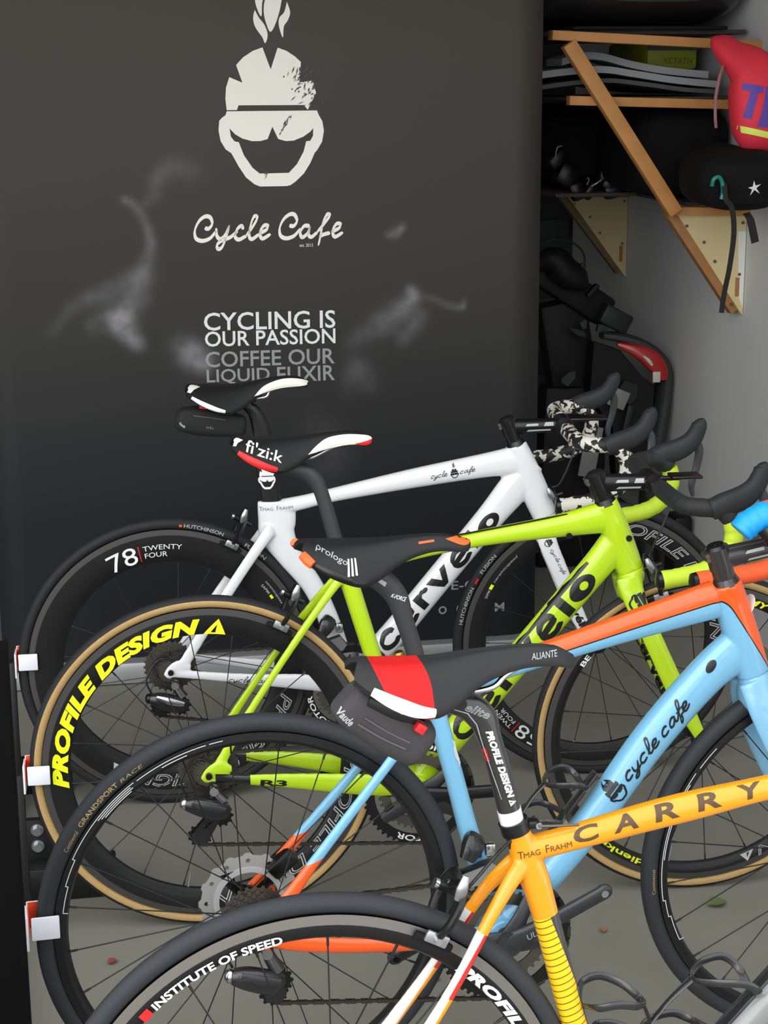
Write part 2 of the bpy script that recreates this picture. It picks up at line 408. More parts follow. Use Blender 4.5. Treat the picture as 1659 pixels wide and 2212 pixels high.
# ------------------------------------------------------------------ things on the shelf
NYL = mat('black_nylon', (15, 15, 16), .85, noise=.25, nscale=40, bump=.3, bscale=60, spec=.2)
mb = MB().loft([(1.69, 6.4, 1.40), (1.69, 6.3, 1.405), (1.69, 5.9, 1.40), (1.69, 5.6, 1.395), (1.69, 5.5, 1.393), (1.69, 5.46, 1.39)], [(.12, .06), (.205, .12), (.212, .128), (.212, .128), (.20, .118), (.15, .08)], 28, side=(1, 0, 0), e=3.4)
bag = tag(mb.build('ski_bag', NYL), 'long black nylon bag filling the middle of the wall shelf', 'bag')
mb = MB().loft([(1.762, 5.40, 1.39), (1.762, 5.36, 1.395), (1.76, 5.1, 1.40), (1.755, 4.95, 1.40), (1.755, 4.91, 1.398)], [(.09, .07), (.135, .118), (.142, .127), (.14, .126), (.10, .09)], 28, side=(1, 0, 0), e=4)
tag(mb.build('padded_bag', NYL), 'black padded bag filling the shelf bay behind the diagonal strut', 'bag')
mb = MB().loft([(1.80, 4.85, 1.345), (1.795, 4.82, 1.352), (1.772, 4.66, 1.345), (1.758, 4.5, 1.345), (1.756, 4.44, 1.34), (1.756, 4.41, 1.33)], [(.05, .05), (.085, .08), (.12, .081), (.125, .082), (.115, .075), (.07, .05)], 28, side=(1, 0, 0), e=2.8)
bag2 = tag(mb.build('duffel_bag', NYL), 'black duffel bag with a white star emblem overhanging the near bracket', 'bag')
st = []
for k in range(10):
    r = (.021 if k % 2 == 0 else .006)*(1+.15*math.sin(k*2.3)); a = PI/2+.25+k*PI/5; st.append((1.768+r*math.cos(a), 1.326+r*math.sin(a)))
bv = bvh_of(bag2)
def frontal(x, z):
    h = bv.ray_cast(Vector((x, 4.0, z)), Vector((0, 1, 0)), 2.0); return (h[0] if h[0] is not None else Vector((x, 4.41, z))) + Vector((0, -.001, 0))
link('star_emblem', decal_mesh('star_emblem', poly_shape(st), WDEC, frontal, .004), bag2, 'white star-shaped emblem')
STRAP = mat('strap_webbing', (24, 23, 23), .8, bump=.3, bscale=500)
def strap(name, pts, w, label):
    mb = MB().loft(pts, [(w, .0018)]*len(pts), 8, side=(1, 0, 0), e=4); return tag(mb.build(name, STRAP), label, 'strap')
sx = strap('webbing_strap', [(1.672, 4.405, 1.352), (1.674, 4.385, 1.335), (1.68, 4.385, 1.30), (1.70, 4.39, 1.275), (1.712, 4.40, 1.21), (1.708, 4.41, 1.12), (1.70, 4.42, 1.05), (1.694, 4.42, .995)], .0075, 'black webbing strap with teal clip hanging over the near bracket')
MB().loft([(1.642, 4.39, 1.335), (1.644, 4.385, 1.352), (1.658, 4.385, 1.358), (1.668, 4.388, 1.345), (1.672, 4.388, 1.32), (1.668, 4.388, 1.30)], .0055, 8, side=(0, 1, 0)).build('clip', mat('teal_plastic', (22, 120, 108), .4), sx, label='teal plastic clip')
strap('webbing_strap', [(1.772, 4.47, 1.256), (1.778, 4.455, 1.24), (1.787, 4.455, 1.21), (1.797, 4.46, 1.178)], .011, 'short black strap hanging from the star bag against the grey wall')
MATG = mat('foam_grey', (150, 152, 154), .85, noise=.1, nscale=10)
MATD = mat('foam_dark', (76, 76, 76), .85)
def slab(M, prof, th, label, yA, yZ):
    P = catmull(prof, 6); poly = P + [(x, z-th) for x, z in P[::-1]]
    o = MB().prism(poly, yA, yZ).build('foam_mat', M, ang=50); return tag(o, label, 'mat', 'folded foam mats')
slab(MATD, [(1.30, 1.594), (1.40, 1.606), (1.50, 1.612), (1.60, 1.602), (1.72, 1.586), (1.83, 1.578)], .012, 'dark grey foam mat at the bottom of the shelf stack', 4.86, 5.6)
slab(MATG, [(1.28, 1.628), (1.38, 1.640), (1.49, 1.646), (1.58, 1.634), (1.70, 1.616), (1.84, 1.602)], .019, 'light grey foam mat lying on the dark one', 4.89, 5.55)
slab(MATG, [(1.38, 1.668), (1.44, 1.684), (1.50, 1.682), (1.58, 1.662), (1.68, 1.644), (1.82, 1.630)], .020, 'uppermost pale grey foam mat of the stack', 4.93, 5.1)
mb = MB().box((1.775, 5.32, 1.677), (.16, .4, .084), bev=.014)
cs_ = tag(mb.build('hard_case', mat('olive_plastic', (150, 154, 40), .5, noise=.1, nscale=20)), 'olive yellow hard case under the top shelf rail', 'case')
MB().box((1.775, 5.118, 1.704), (.156, .008, .022), bev=.002).build('lid_band', MATD, cs_)
link('lettering', decal_mesh('lettering', fit(text_shape('XCTATIV', bold=.01), (1.745, 1.655), (1.84, 1.652), .018), mat('dim_print', (92, 96, 30), .6), lambda x, z: Vector((x, 5.1185, z)), .02), cs_)
mb = MB().loft([(1.60, 6.0, 1.86), (1.60, 5.9, 1.86), (1.60, 5.3, 1.862), (1.60, 4.95, 1.865), (1.60, 4.82, 1.868), (1.60, 4.76, 1.875)], [(.22, .06), (.29, .105), (.295, .112), (.295, .110), (.27, .09), (.2, .06)], 28, side=(1, 0, 0), e=3.2)
rb = tag(mb.build('roof_box', mat('gloss_black_plastic', (26, 27, 29), .3, coat=.3)), 'large glossy black roof box on the top shelf', 'roof box')
MB().box((1.60, 5.3, 1.748), (.45, 1.0, .010), bev=.003).build('mounting_rail', MATT, rb)
# red bag
RED = mat('red_canvas', (224, 48, 66), .7, noise=.12, nscale=14, bump=.25, bscale=50)
mb = MB().loft([(1.715, 4.60, 1.708), (1.725, 4.58, 1.70), (1.745, 4.55, 1.672), (1.79, 4.52, 1.625), (1.803, 4.51, 1.56), (1.81, 4.51, 1.49), (1.815, 4.52, 1.452), (1.818, 4.53, 1.442)], [(.02, .014), (.034, .022), (.042, .03), (.066, .05), (.074, .058), (.072, .058), (.06, .045), (.03, .03)], 28, side=(1, 0, 0), e=2.8)
red = tag(mb.build('red_bag', RED), 'red bag with purple letters and yellow band hanging from the top shelf', 'bag')
bvr = bvh_of(red)
def onred(x, z):
    h = bvr.ray_cast(Vector((x, 4.0, z)), Vector((0, 1, 0)), 2.0)
    if h[0] is None: h = bvr.find_nearest(Vector((x, 4.44, z)))
    return h[0] + Vector((0, -.0014, 0))
PUR = mat('purple_print', (92, 66, 160), .6)
link('lettering', decal_mesh('lettering', poly_shape([(1.744, 1.597), (1.80, 1.588), (1.798, 1.570), (1.784, 1.572), (1.768, 1.503), (1.748, 1.508), (1.764, 1.576), (1.745, 1.579)]), PUR, onred, .006), red, 'purple letter')
link('lettering', decal_mesh('lettering', poly_shape([(1.806, 1.588), (1.84, 1.583), (1.838, 1.478), (1.784, 1.484), (1.795, 1.52)]), PUR, onred, .006), red, 'purple letter')
link('reflective_band', decal_mesh('reflective_band', poly_shape([(1.741, 1.487), (1.872, 1.458), (1.872, 1.442), (1.741, 1.470)]), mat('yellow_reflective', (230, 244, 110), .5), onred, .006), red, 'pale yellow reflective band')
MB().loft([(1.708, 4.52, 1.64), (1.692, 4.50, 1.61), (1.684, 4.50, 1.56), (1.685, 4.50, 1.51), (1.692, 4.51, 1.482)], .0045, 8).build('cord', mat('dusty_cord', (150, 104, 108), .8), red)
# clamps on the shelf
def clamp(loc, s, label, pieces, wires):
    t = empty('roof_bar_clamp', label, 'clamp', loc, group='roof bar clamps on the shelf')
    mb = MB()
    for c_, d_, a_ in pieces: mb.box(c_, d_, Matrix.Rotation(a_, 3, 'Y'), bev=min(d_)*.3)
    mb.build('body', mat('worn_black_plastic', (17, 17, 17), .35, spec=.3), t)
    for w in wires: MB().loft(w, .0024, 8).build('wire_hook', ALU, t)
clamp((1.522, 5.37, 1.318), 1, 'black roof bar clamp beside the far strut on the lower shelf', [((.0, 0, 0), (.07, .07, .08), .5), ((.03, -.02, -.05), (.05, .05, .06), -.4), ((.075, -.02, -.05), (.03, .03, .06), .6), ((-.03, 0, .05), (.04, .05, .07), .8)],
      [[(-.05, -.05, .05), (-.045, -.055, .085), (-.03, -.055, .092)], [(.07, -.05, -.035), (.085, -.055, -.025), (.10, -.055, -.015)], [(.055, -.05, -.03), (.06, -.055, -.012), (.052, -.055, -.008)]])
clamp((1.685, 5.37, 1.308), 1.1, 'chunky black roof bar clamp overhanging the far cream bracket', [((0, 0, 0), (.13, .08, .07), .12), ((.0, -.03, -.035), (.10, .05, .05), -.25), ((-.03, -.03, -.02), (.05, .05, .05), .7), ((.045, -.03, -.025), (.05, .06, .06), .3)],
      [[(.015, -.055, .035), (.04, -.06, .03), (.058, -.06, .005), (.07, -.06, -.02)], [(-.05, -.055, .075), (-.02, -.06, .09), (.0, -.06, .10), (.006, -.06, .095)], [(.025, -.055, .083), (.04, -.06, .098)]])

# ------------------------------------------------------------------ car bike carrier in the corner
K0 = Vector((1.68, 5.5, 0))
cc = empty('bike_carrier', 'folded black car bike carrier with red tail light in the corner', 'bike carrier', K0)
PLB = mat('carrier_black', (15, 15, 16), .6, spec=.3); PLG = mat('carrier_grey', (52, 54, 54), .55, spec=.3); PLL = mat('carrier_alu', (136, 136, 132), .5, metal=.2); PLM = mat('carrier_mid', (34, 36, 36), .5, spec=.3)
def cpart(mb, name, M, label=None):
    mb.v = [tuple(Vector(v)-K0) for v in mb.v]; return mb.build(name, M, cc, label=label)
Yc = 5.4
cpart(MB().bar((1.44, Yc+.1, 1.03), (1.70, Yc+.1, .86), .10, .12, bev=.014), 'main_beam', PLB)
cpart(MB().bar((1.66, Yc+.01, .875), (1.752, Yc+.01, .826), .066, .06, bev=.01), 'end_cap', PLM)
cpart(MB().loft([(1.66, Yc, .80), (1.725, Yc, .79), (1.79, Yc, .768), (1.845, Yc, .728), (1.876, Yc, .675), (1.876, Yc, .60), (1.862, Yc, .48), (1.845, Yc, .38), (1.835, Yc, .2), (1.835, Yc, .004)], [(.03, .012), (.045, .016), (.055, .018), (.055, .022), (.055, .022), (.055, .022), (.055, .024), (.05, .024), (.05, .024), (.05, .024)], 18, e=3), 'light_housing', PLG)
cpart(MB().loft([(1.70, Yc-.05, .775), (1.765, Yc-.055, .752), (1.815, Yc-.06, .722), (1.843, Yc-.06, .685), (1.846, Yc-.06, .655)], [(.006, .008), (.012, .022), (.014, .03), (.014, .027), (.012, .022)], 16, e=3), 'tail_lens', mat('red_lens', (170, 16, 16), .12, coat=1))
cpart(MB().box((1.826, Yc-.078, .668), (.026, .008, .036), bev=.003), 'reverse_lens', mat('clear_lens', (200, 196, 184), .25, coat=.5))
cpart(MB().loft([(1.782, Yc-.067, .738), (1.80, Yc-.072, .722), (1.812, Yc-.074, .706)], [(.003, .003), (.004, .006), (.003, .004)], 10), 'lens_divider', MATS['clear_lens'])
cpart(MB().prism([(1.63, .78), (1.72, .75), (1.80, .66), (1.84, .63), (1.835, .5), (1.80, .3), (1.72, .3), (1.70, .5), (1.62, .6)], Yc-.02, Yc+.05), 'side_panel', PLB)
cpart(MB().prism([(1.73, .655), (1.775, .64), (1.772, .595), (1.75, .572), (1.715, .60), (1.70, .612)], Yc-.045, Yc-.03), 'hinge_plate', PLM)
cpart(MB().box((1.705, Yc-.06, .598), (.062, .012, .062), Matrix.Rotation(.4, 3, 'Y'), bev=.004), 'plate', PLL)
cpart(MB().box((1.735, Yc-.05, .50), (.022, .02, .15), Matrix.Rotation(.22, 3, 'Y'), bev=.004), 'plate', PLM)
cpart(MB().box((1.62, Yc-.04, .42), (.058, .012, .17), Matrix.Rotation(.17, 3, 'Y'), bev=.004), 'plate', PLL)
cpart(MB().prism([(1.525, .66), (1.55, .682), (1.572, .685), (1.572, .662), (1.548, .635), (1.527, .648)], Yc-.01, Yc+.01), 'plate', PLG)
cpart(MB().prism([(1.583, .842), (1.597, .853), (1.608, .85), (1.606, .826), (1.594, .822)], Yc-.01, Yc+.01), 'plate', PLG)
cpart(MB().prism([(1.545, .83), (1.60, .815), (1.61, .795), (1.58, .80)], Yc, Yc+.02), 'plate', PLM)
cpart(MB().prism([(1.65, .835), (1.69, .83), (1.68, .806), (1.645, .81)], Yc, Yc+.02), 'plate', PLG)
cpart(MB().bar((1.55, Yc+.12, .9), (1.62, Yc+.12, .5), .16, .1, bev=.015).bar((1.60, Yc+.1, .62), (1.58, Yc+.1, .004), .22, .1, bev=.012), 'wheel_tray', PLB)
cpart(MB().loft([(1.44, Yc, 1.03), (1.475, Yc, 1.045), (1.505, Yc, 1.04), (1.53, Yc, 1.01), (1.57, Yc, .985), (1.60, Yc, .96)], [.02, .04, .048, .05, .045, .02], 14), 'clamp_head', PLB)
cpart(MB().box((1.865, 5.17, .122), (.06, .1, .244), bev=.01), 'foot', PLB)
cpart(MB().bar((1.608, Yc, .925), (1.645, Yc, .965), .02, .03, bev=.008), 'lever', PLB)
cpart(MB().loft([(1.45, Yc, 1.095), (1.49, Yc, 1.112), (1.54, Yc, 1.108), (1.58, Yc, 1.085), (1.598, Yc, 1.05), (1.592, Yc, 1.0), (1.575, Yc, .985)], .0035, 8).bar((1.592, Yc-.01, 1.035), (1.572, Yc-.01, .985), .018, .02, bev=.004), 'cable_loop', PLM)

# ------------------------------------------------------------------ roll-up banner
Y0 = 4.583
ban = empty('rollup_banner', 'dark grey roll-up banner with pale helmet head emblem and cafe lettering', 'banner', (.52, Y0, 0))
NX, NZ = 150, 190
XA, XB, ZA, ZB = -.265, 1.262, .062, 2.02
SM = []   # printed smoke: (x, z, radius, strength)
def smoke(pts, strength):
    P = catmull(pts, 14)
    for q in P: SM.append((q[0], q[1], q[2], strength*q[3]))
smoke([(-.09, .97, .018, .3), (-.02, 1.045, .02, .5), (.06, 1.075, .024, .6), (.14, 1.12, .022, .7), (.178, 1.18, .016, .9), (.172, 1.243, .012, 1), (.143, 1.297, .011, 1.1), (.112, 1.316, .009, 1)], .24)
smoke([(.14, .93, .02, .5), (.115, .965, .022, 1), (.09, 1.0, .03, .8), (.13, 1.05, .03, .6), (.165, 1.12, .026, .5)], .30)
smoke([(.01, .98, .02, .3), (.06, 1.01, .03, .5), (.10, 1.0, .025, .6)], .2)
smoke([(.165, 1.30, .01, .6), (.2, 1.33, .018, .5), (.2, 1.37, .022, .5), (.25, 1.40, .03, .4), (.3, 1.38, .03, .3)], .15)
smoke([(.25, .93, .03, .6), (.28, .90, .035, .8), (.31, .885, .03, .5), (.30, .86, .02, .3)], .22)
smoke([(.70, .92, .02, .4), (.78, .965, .03, .6), (.84, 1.0, .03, .8), (.878, 1.045, .018, 1), (.865, 1.07, .01, .8)], .22)
smoke([(.878, 1.045, .012, .8), (.93, 1.035, .01, .7), (.98, 1.015, .01, .8), (1.015, 1.01, .009, .9), (1.016, 1.03, .006, .5)], .22)
smoke([(.84, .92, .02, .5), (.88, .96, .022, .7), (.90, 1.0, .02, .6)], .16)
smoke([(.805, 1.21, .008, .5), (.83, 1.212, .012, .9), (.85, 1.23, .009, .8)], .24)
smoke([(.70, .80, .03, .3), (.72, .86, .03, .5), (.76, .80, .025, .4)], .14)
smoke([(.60, .70, .05, .4), (.66, .62, .05, .5), (.62, .55, .06, .4)], .07)
vs = []; cols = []
for j in range(NZ+1):
    z = ZA+(ZB-ZA)*j/NZ
    for i in range(NX+1):
        x = XA+(XB-XA)*i/NX
        dr = max(0, x-(XB-.11))/.11; dl = max(0, (XA+.08)-x)/.08
        y = Y0 + .075*dr**2 + .03*dl**2 + .003*math.sin(x*5+z*1.5)
        vs.append((x-.52 - .012*dr**2, y-Y0, z)); s = 0.0
        for (a, b, r, k) in SM:
            d2 = ((x-a)**2+(z-b)**2)/(r*r)
            if d2 < 9: s += k*math.exp(-d2)*.22
        cols.append(min(s*.62, .5))
fs = [(j*(NX+1)+i, j*(NX+1)+i+1, (j+1)*(NX+1)+i+1, (j+1)*(NX+1)+i) for j in range(NZ) for i in range(NX)]
bmat = mat('banner_print', (74, 72, 68), .6, spec=.25)
S = SN(bmat); at = S.nt.nodes.new('ShaderNodeAttribute'); at.attribute_name = 'smoke'
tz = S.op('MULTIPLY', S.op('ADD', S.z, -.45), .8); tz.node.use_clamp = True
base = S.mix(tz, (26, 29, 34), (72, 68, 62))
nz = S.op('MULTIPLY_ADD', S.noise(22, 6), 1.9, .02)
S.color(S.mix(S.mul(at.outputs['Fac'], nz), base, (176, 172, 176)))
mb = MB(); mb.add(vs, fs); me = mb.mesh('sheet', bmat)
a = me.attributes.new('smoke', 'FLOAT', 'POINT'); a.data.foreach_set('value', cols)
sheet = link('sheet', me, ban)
MB().box((-.02, .02, .033), (1.56, .12, .064), bev=.012).build('base', mat('silver_base', (176, 178, 180), .4, metal=.5), ban, label='silver base of the banner')
MB().cyl((0, .11, .04), (0, .11, 2.03), .011, 12).box((0, .04, 2.03), (1.5, .03, .03)).build('pole', ALU, ban)
CREAMP = mat('cream_print', (246, 240, 230), .55); GREYP = mat('light_grey_print', (232, 234, 234), .55); GREYD = mat('mid_grey_print', (150, 150, 152), .55); DKP = mat('banner_dark', (70, 68, 65), .5)
def bprint(name, sh, M, off=.0012, label=None, maxe=.03):
    return link(name, decal_mesh(name, sh, M, lambda x, z: Vector((x-.52, .003*math.sin(x*5+z*1.5)-off, z)), maxe), sheet, label)
bprint('emblem', xf(LOGO, .3205, .3535, .5031, 1.5189), CREAMP, label='pale helmeted grinning head with flames')
sc = []
for k in range(90):   # worn patches of the emblem
    cx, cz = random.gauss(.595, .022), random.gauss(1.605, .026)
    if k > 70: t = random.random(); cx, cz = .525+.025*t+random.gauss(0, .002), 1.475+.045*t
    if k > 83: cx, cz = .485+random.gauss(0, .005), 1.378+random.gauss(0, .008)
    l, w = random.uniform(.003, .011), random.uniform(.0008, .0025)
    sc.append(xf(([(-1, 0), (0, 1), (1, .2), (0, -1)], [(0, 1, 2, 3)]), l, w, cx, cz, random.gauss(.95, .25)))
bprint('worn_patch', join(*sc), DKP, off=.002)
CCW = [[(310, 1620), (335, 1628), (362, 1592), (350, 1545), (315, 1535), (270, 1570), (238, 1640), (245, 1700), (290, 1720), (345, 1700), (390, 1645)],
       [(390, 1625), (392, 1680), (415, 1708), (450, 1680), (485, 1605)], [(485, 1605), (460, 1690), (430, 1765), (402, 1785), (392, 1755), (425, 1722), (490, 1695), (540, 1650)],
       [(580, 1640), (570, 1612), (540, 1635), (522, 1688), (548, 1716), (605, 1685)], [(600, 1690), (655, 1610), (682, 1555), (664, 1540), (640, 1590), (622, 1680), (642, 1714), (695, 1675)],
       [(695, 1672), (745, 1645), (756, 1615), (728, 1615), (700, 1665), (716, 1712), (775, 1678)],
       [(912, 1615), (942, 1620), (967, 1582), (950, 1535), (915, 1532), (870, 1570), (842, 1635), (848, 1692), (888, 1714), (945, 1695), (992, 1640)],
       [(1058, 1625), (1020, 1622), (990, 1668), (1002, 1708), (1040, 1680), (1062, 1625)], [(1062, 1625), (1050, 1688), (1072, 1706), (1115, 1668)],
       [(1112, 1672), (1172, 1595), (1203, 1548), (1185, 1538), (1155, 1600), (1135, 1700), (1118, 1776)], [(1128, 1706), (1160, 1690), (1205, 1678)],
       [(1215, 1672), (1268, 1645), (1280, 1615), (1252, 1612), (1224, 1662), (1240, 1710), (1298, 1676)]]
cw = stroke_shape([[(x, -y) for x, y in s] for s in CCW], 27, cal=math.radians(75))
bprint('lettering', fit(cw, (.2915, 1.1765), (.689, 1.1765), .0985), CREAMP, label='script lettering')
for body, p0, p1, h, M in (('est. 2013', (.571, 1.183), (.6065, 1.1825), .0085, GREYP), ('CYCLING IS', (.3115, .9665), (.664, .9645), .048, GREYP), ('OUR PASSION', (.3128, .9235), (.6636, .9225), .041, GREYP),
                           ('COFFEE OUR', (.3127, .8675), (.6612, .8675), .0425, GREYD), ('LIQUID', (.3146, .8205), (.4840, .8215), .0415, GREYD), ('ELIXIR', (.5040, .8215), (.6606, .8225), .0415, GREYD),
                           ('CR', (1.0, .139), (1.033, .139), .026, GREYD), ('M', (1.112, .138), (1.14, .138), .026, GREYD), ('E-C', (.985, .21), (1.055, .21), .026, GREYD)):
    bprint('lettering', fit(text_shape(body, bold=.012 if h > .02 else 0), p0, p1, h), M)
ring = [(.96+.012*math.cos(k*PI/8), .152+.012*math.sin(k*PI/8)) for k in range(16)]; ring2 = [(.96+.007*math.cos(k*PI/8), .152+.007*math.sin(k*PI/8)) for k in range(16)]
bprint('ring_mark', poly_shape(ring, ring2), GREYD)

# ------------------------------------------------------------------ black board and wheel stand on the left
bd = MB().box((-.27, 2.2, .447), (.30, .04, .894), bev=.003)
tag(bd.build('display_board', mat('dull_black_board', (8, 8, 8), .9, spec=.1)), 'dull black upright board at the left edge', 'board')

# ================================================================== BICYCLES
RW = .336
TRI = [(0, 0), (1, 0), (.55, 1)]
def steer_matrix(cfg):
    a = math.radians(cfg['steer']); (x0, z0), (x1, z1) = cfg['head'][0], cfg['head'][-1]
    ax = Vector((x0-x1, 0, z0-z1)).normalized(); p = Vector((x1, 0, z1))
    return Matrix.Translation(p) @ Matrix.Rotation(a, 4, ax) @ Matrix.Translation(-p)

def make_wheel(root, name, M, w, rear):
    ri, tr = w['ri'], w.get('tr', .0125); ro = .3125 if tr < .014 else .309; rc = RW-tr
    hw = w.get('hw', .0125); tk = w.get('track', True); dep = ro-ri
    P = [(ro, -hw+.001), (ro-.0125, -hw), (ro-.0128, -hw-.0004), (ri+dep*.45, -hw-.0005), (ri+dep*.18, -hw*.78), (ri+.002, -hw*.4), (ri, 0)]
    prof = P + [(r, -y) for r, y in P[-2::-1]] + [(ro-.005, hw-.003), (ro-.005, -hw+.003)]
    mids = [1 if tk and j in (0, 11) else 0 for j in range(len(prof))]
    rim = MB().lathe_y(prof, 128, mids=mids).build(name, [RIMB, w.get('trackm', TRACK)], root, ang=30)
    rim.matrix_local = M
    n = 20; tp = []; tm = []
    for k in range(n):
        a = 2*PI*k/n; tp.append((rc+tr*math.cos(a), tr*math.sin(a))); am = abs(((a+PI/n+PI) % (2*PI))-PI); am = math.degrees(am)
        tm.append(1 if w.get('tan') and 64 < am < 136 else 0)
    MB().lathe_y(tp, 128, mids=tm).build('tire', [w.get('rub', RUB), TAN], rim)
    yb = -.026 if rear else -.03
    hp = [(.004, -.058), (.008, -.055), (.008, yb-.006), (.022, yb-.003), (.022, yb+.001), (.012, yb+.008), (.011, 0), (.012, .024), (.021, .03), (.021, .034), (.009, .038), (.008, .054), (.004, .058)]
    MB().lathe_y(hp, 24, closed=False).build('hub', BLK, rim)
    ns = w.get('spokes', 20); base = {}
    for k in range(ns):
        side = k % 2; cross = (k//2) % 2; key = (side, cross)
        if key not in base:
            d = math.radians(w.get('lace', 52))*(1 if cross else -1)
            y = (yb if side == 0 else .032)
            p0 = (.021*math.cos(d), y, .021*math.sin(d)); p1 = (ri+.004, 0, 0)
            pm = tuple(p1[i]+(p0[i]-p1[i])*.055 for i in range(3))
            base[key] = MB().cyl(p0, p1, .00105, 6).cyl(pm, p1, .0018, 6).mesh('spoke', SPOKE)
        s = link('spoke', base[key], rim); s.rotation_euler = (0, -2*PI*k/ns - w.get('ph', .1), 0)
    va = math.radians(w.get('valve', -100))
    MB().cyl(((ri+.002)*math.cos(va), 0, (ri+.002)*math.sin(va)), ((ri-.035)*math.cos(va), 0, (ri-.035)*math.sin(va)), .0028, 8, r1=.002).build('valve', ALU, rim)
    yr = lambda r: -hw-.0013
    yt = lambda r: -math.sqrt(max(1e-6, tr*tr-(r-rc)**2))-.0007
    for d in w.get('print', []):
        kind, sh, MM, rb, hgt, a0, a1 = d
        polar('lettering' if kind[-1] != 'm' else 'marking', sh, MM, rim, rb, hgt, a0, a1, yt if kind[0] == 't' else yr)
    return rim

def toothed(n, r, root_r, y0, y1, holes=()):
    P = []
    for k in range(n):
        for f, rr in ((-.28, root_r), (-.12, r), (.12, r), (.28, root_r)):
            a = 2*PI*(k+f)/n; P.append((rr*math.cos(a), rr*math.sin(a)))
    return P
def circ(r, n=40, c=(0, 0)): return [(c[0]+r*math.cos(2*PI*k/n), c[1]+r*math.sin(2*PI*k/n)) for k in range(n)]

def place(o, loc, rot=0):
    o.location = loc; o.rotation_euler = (0, rot, 0); return o

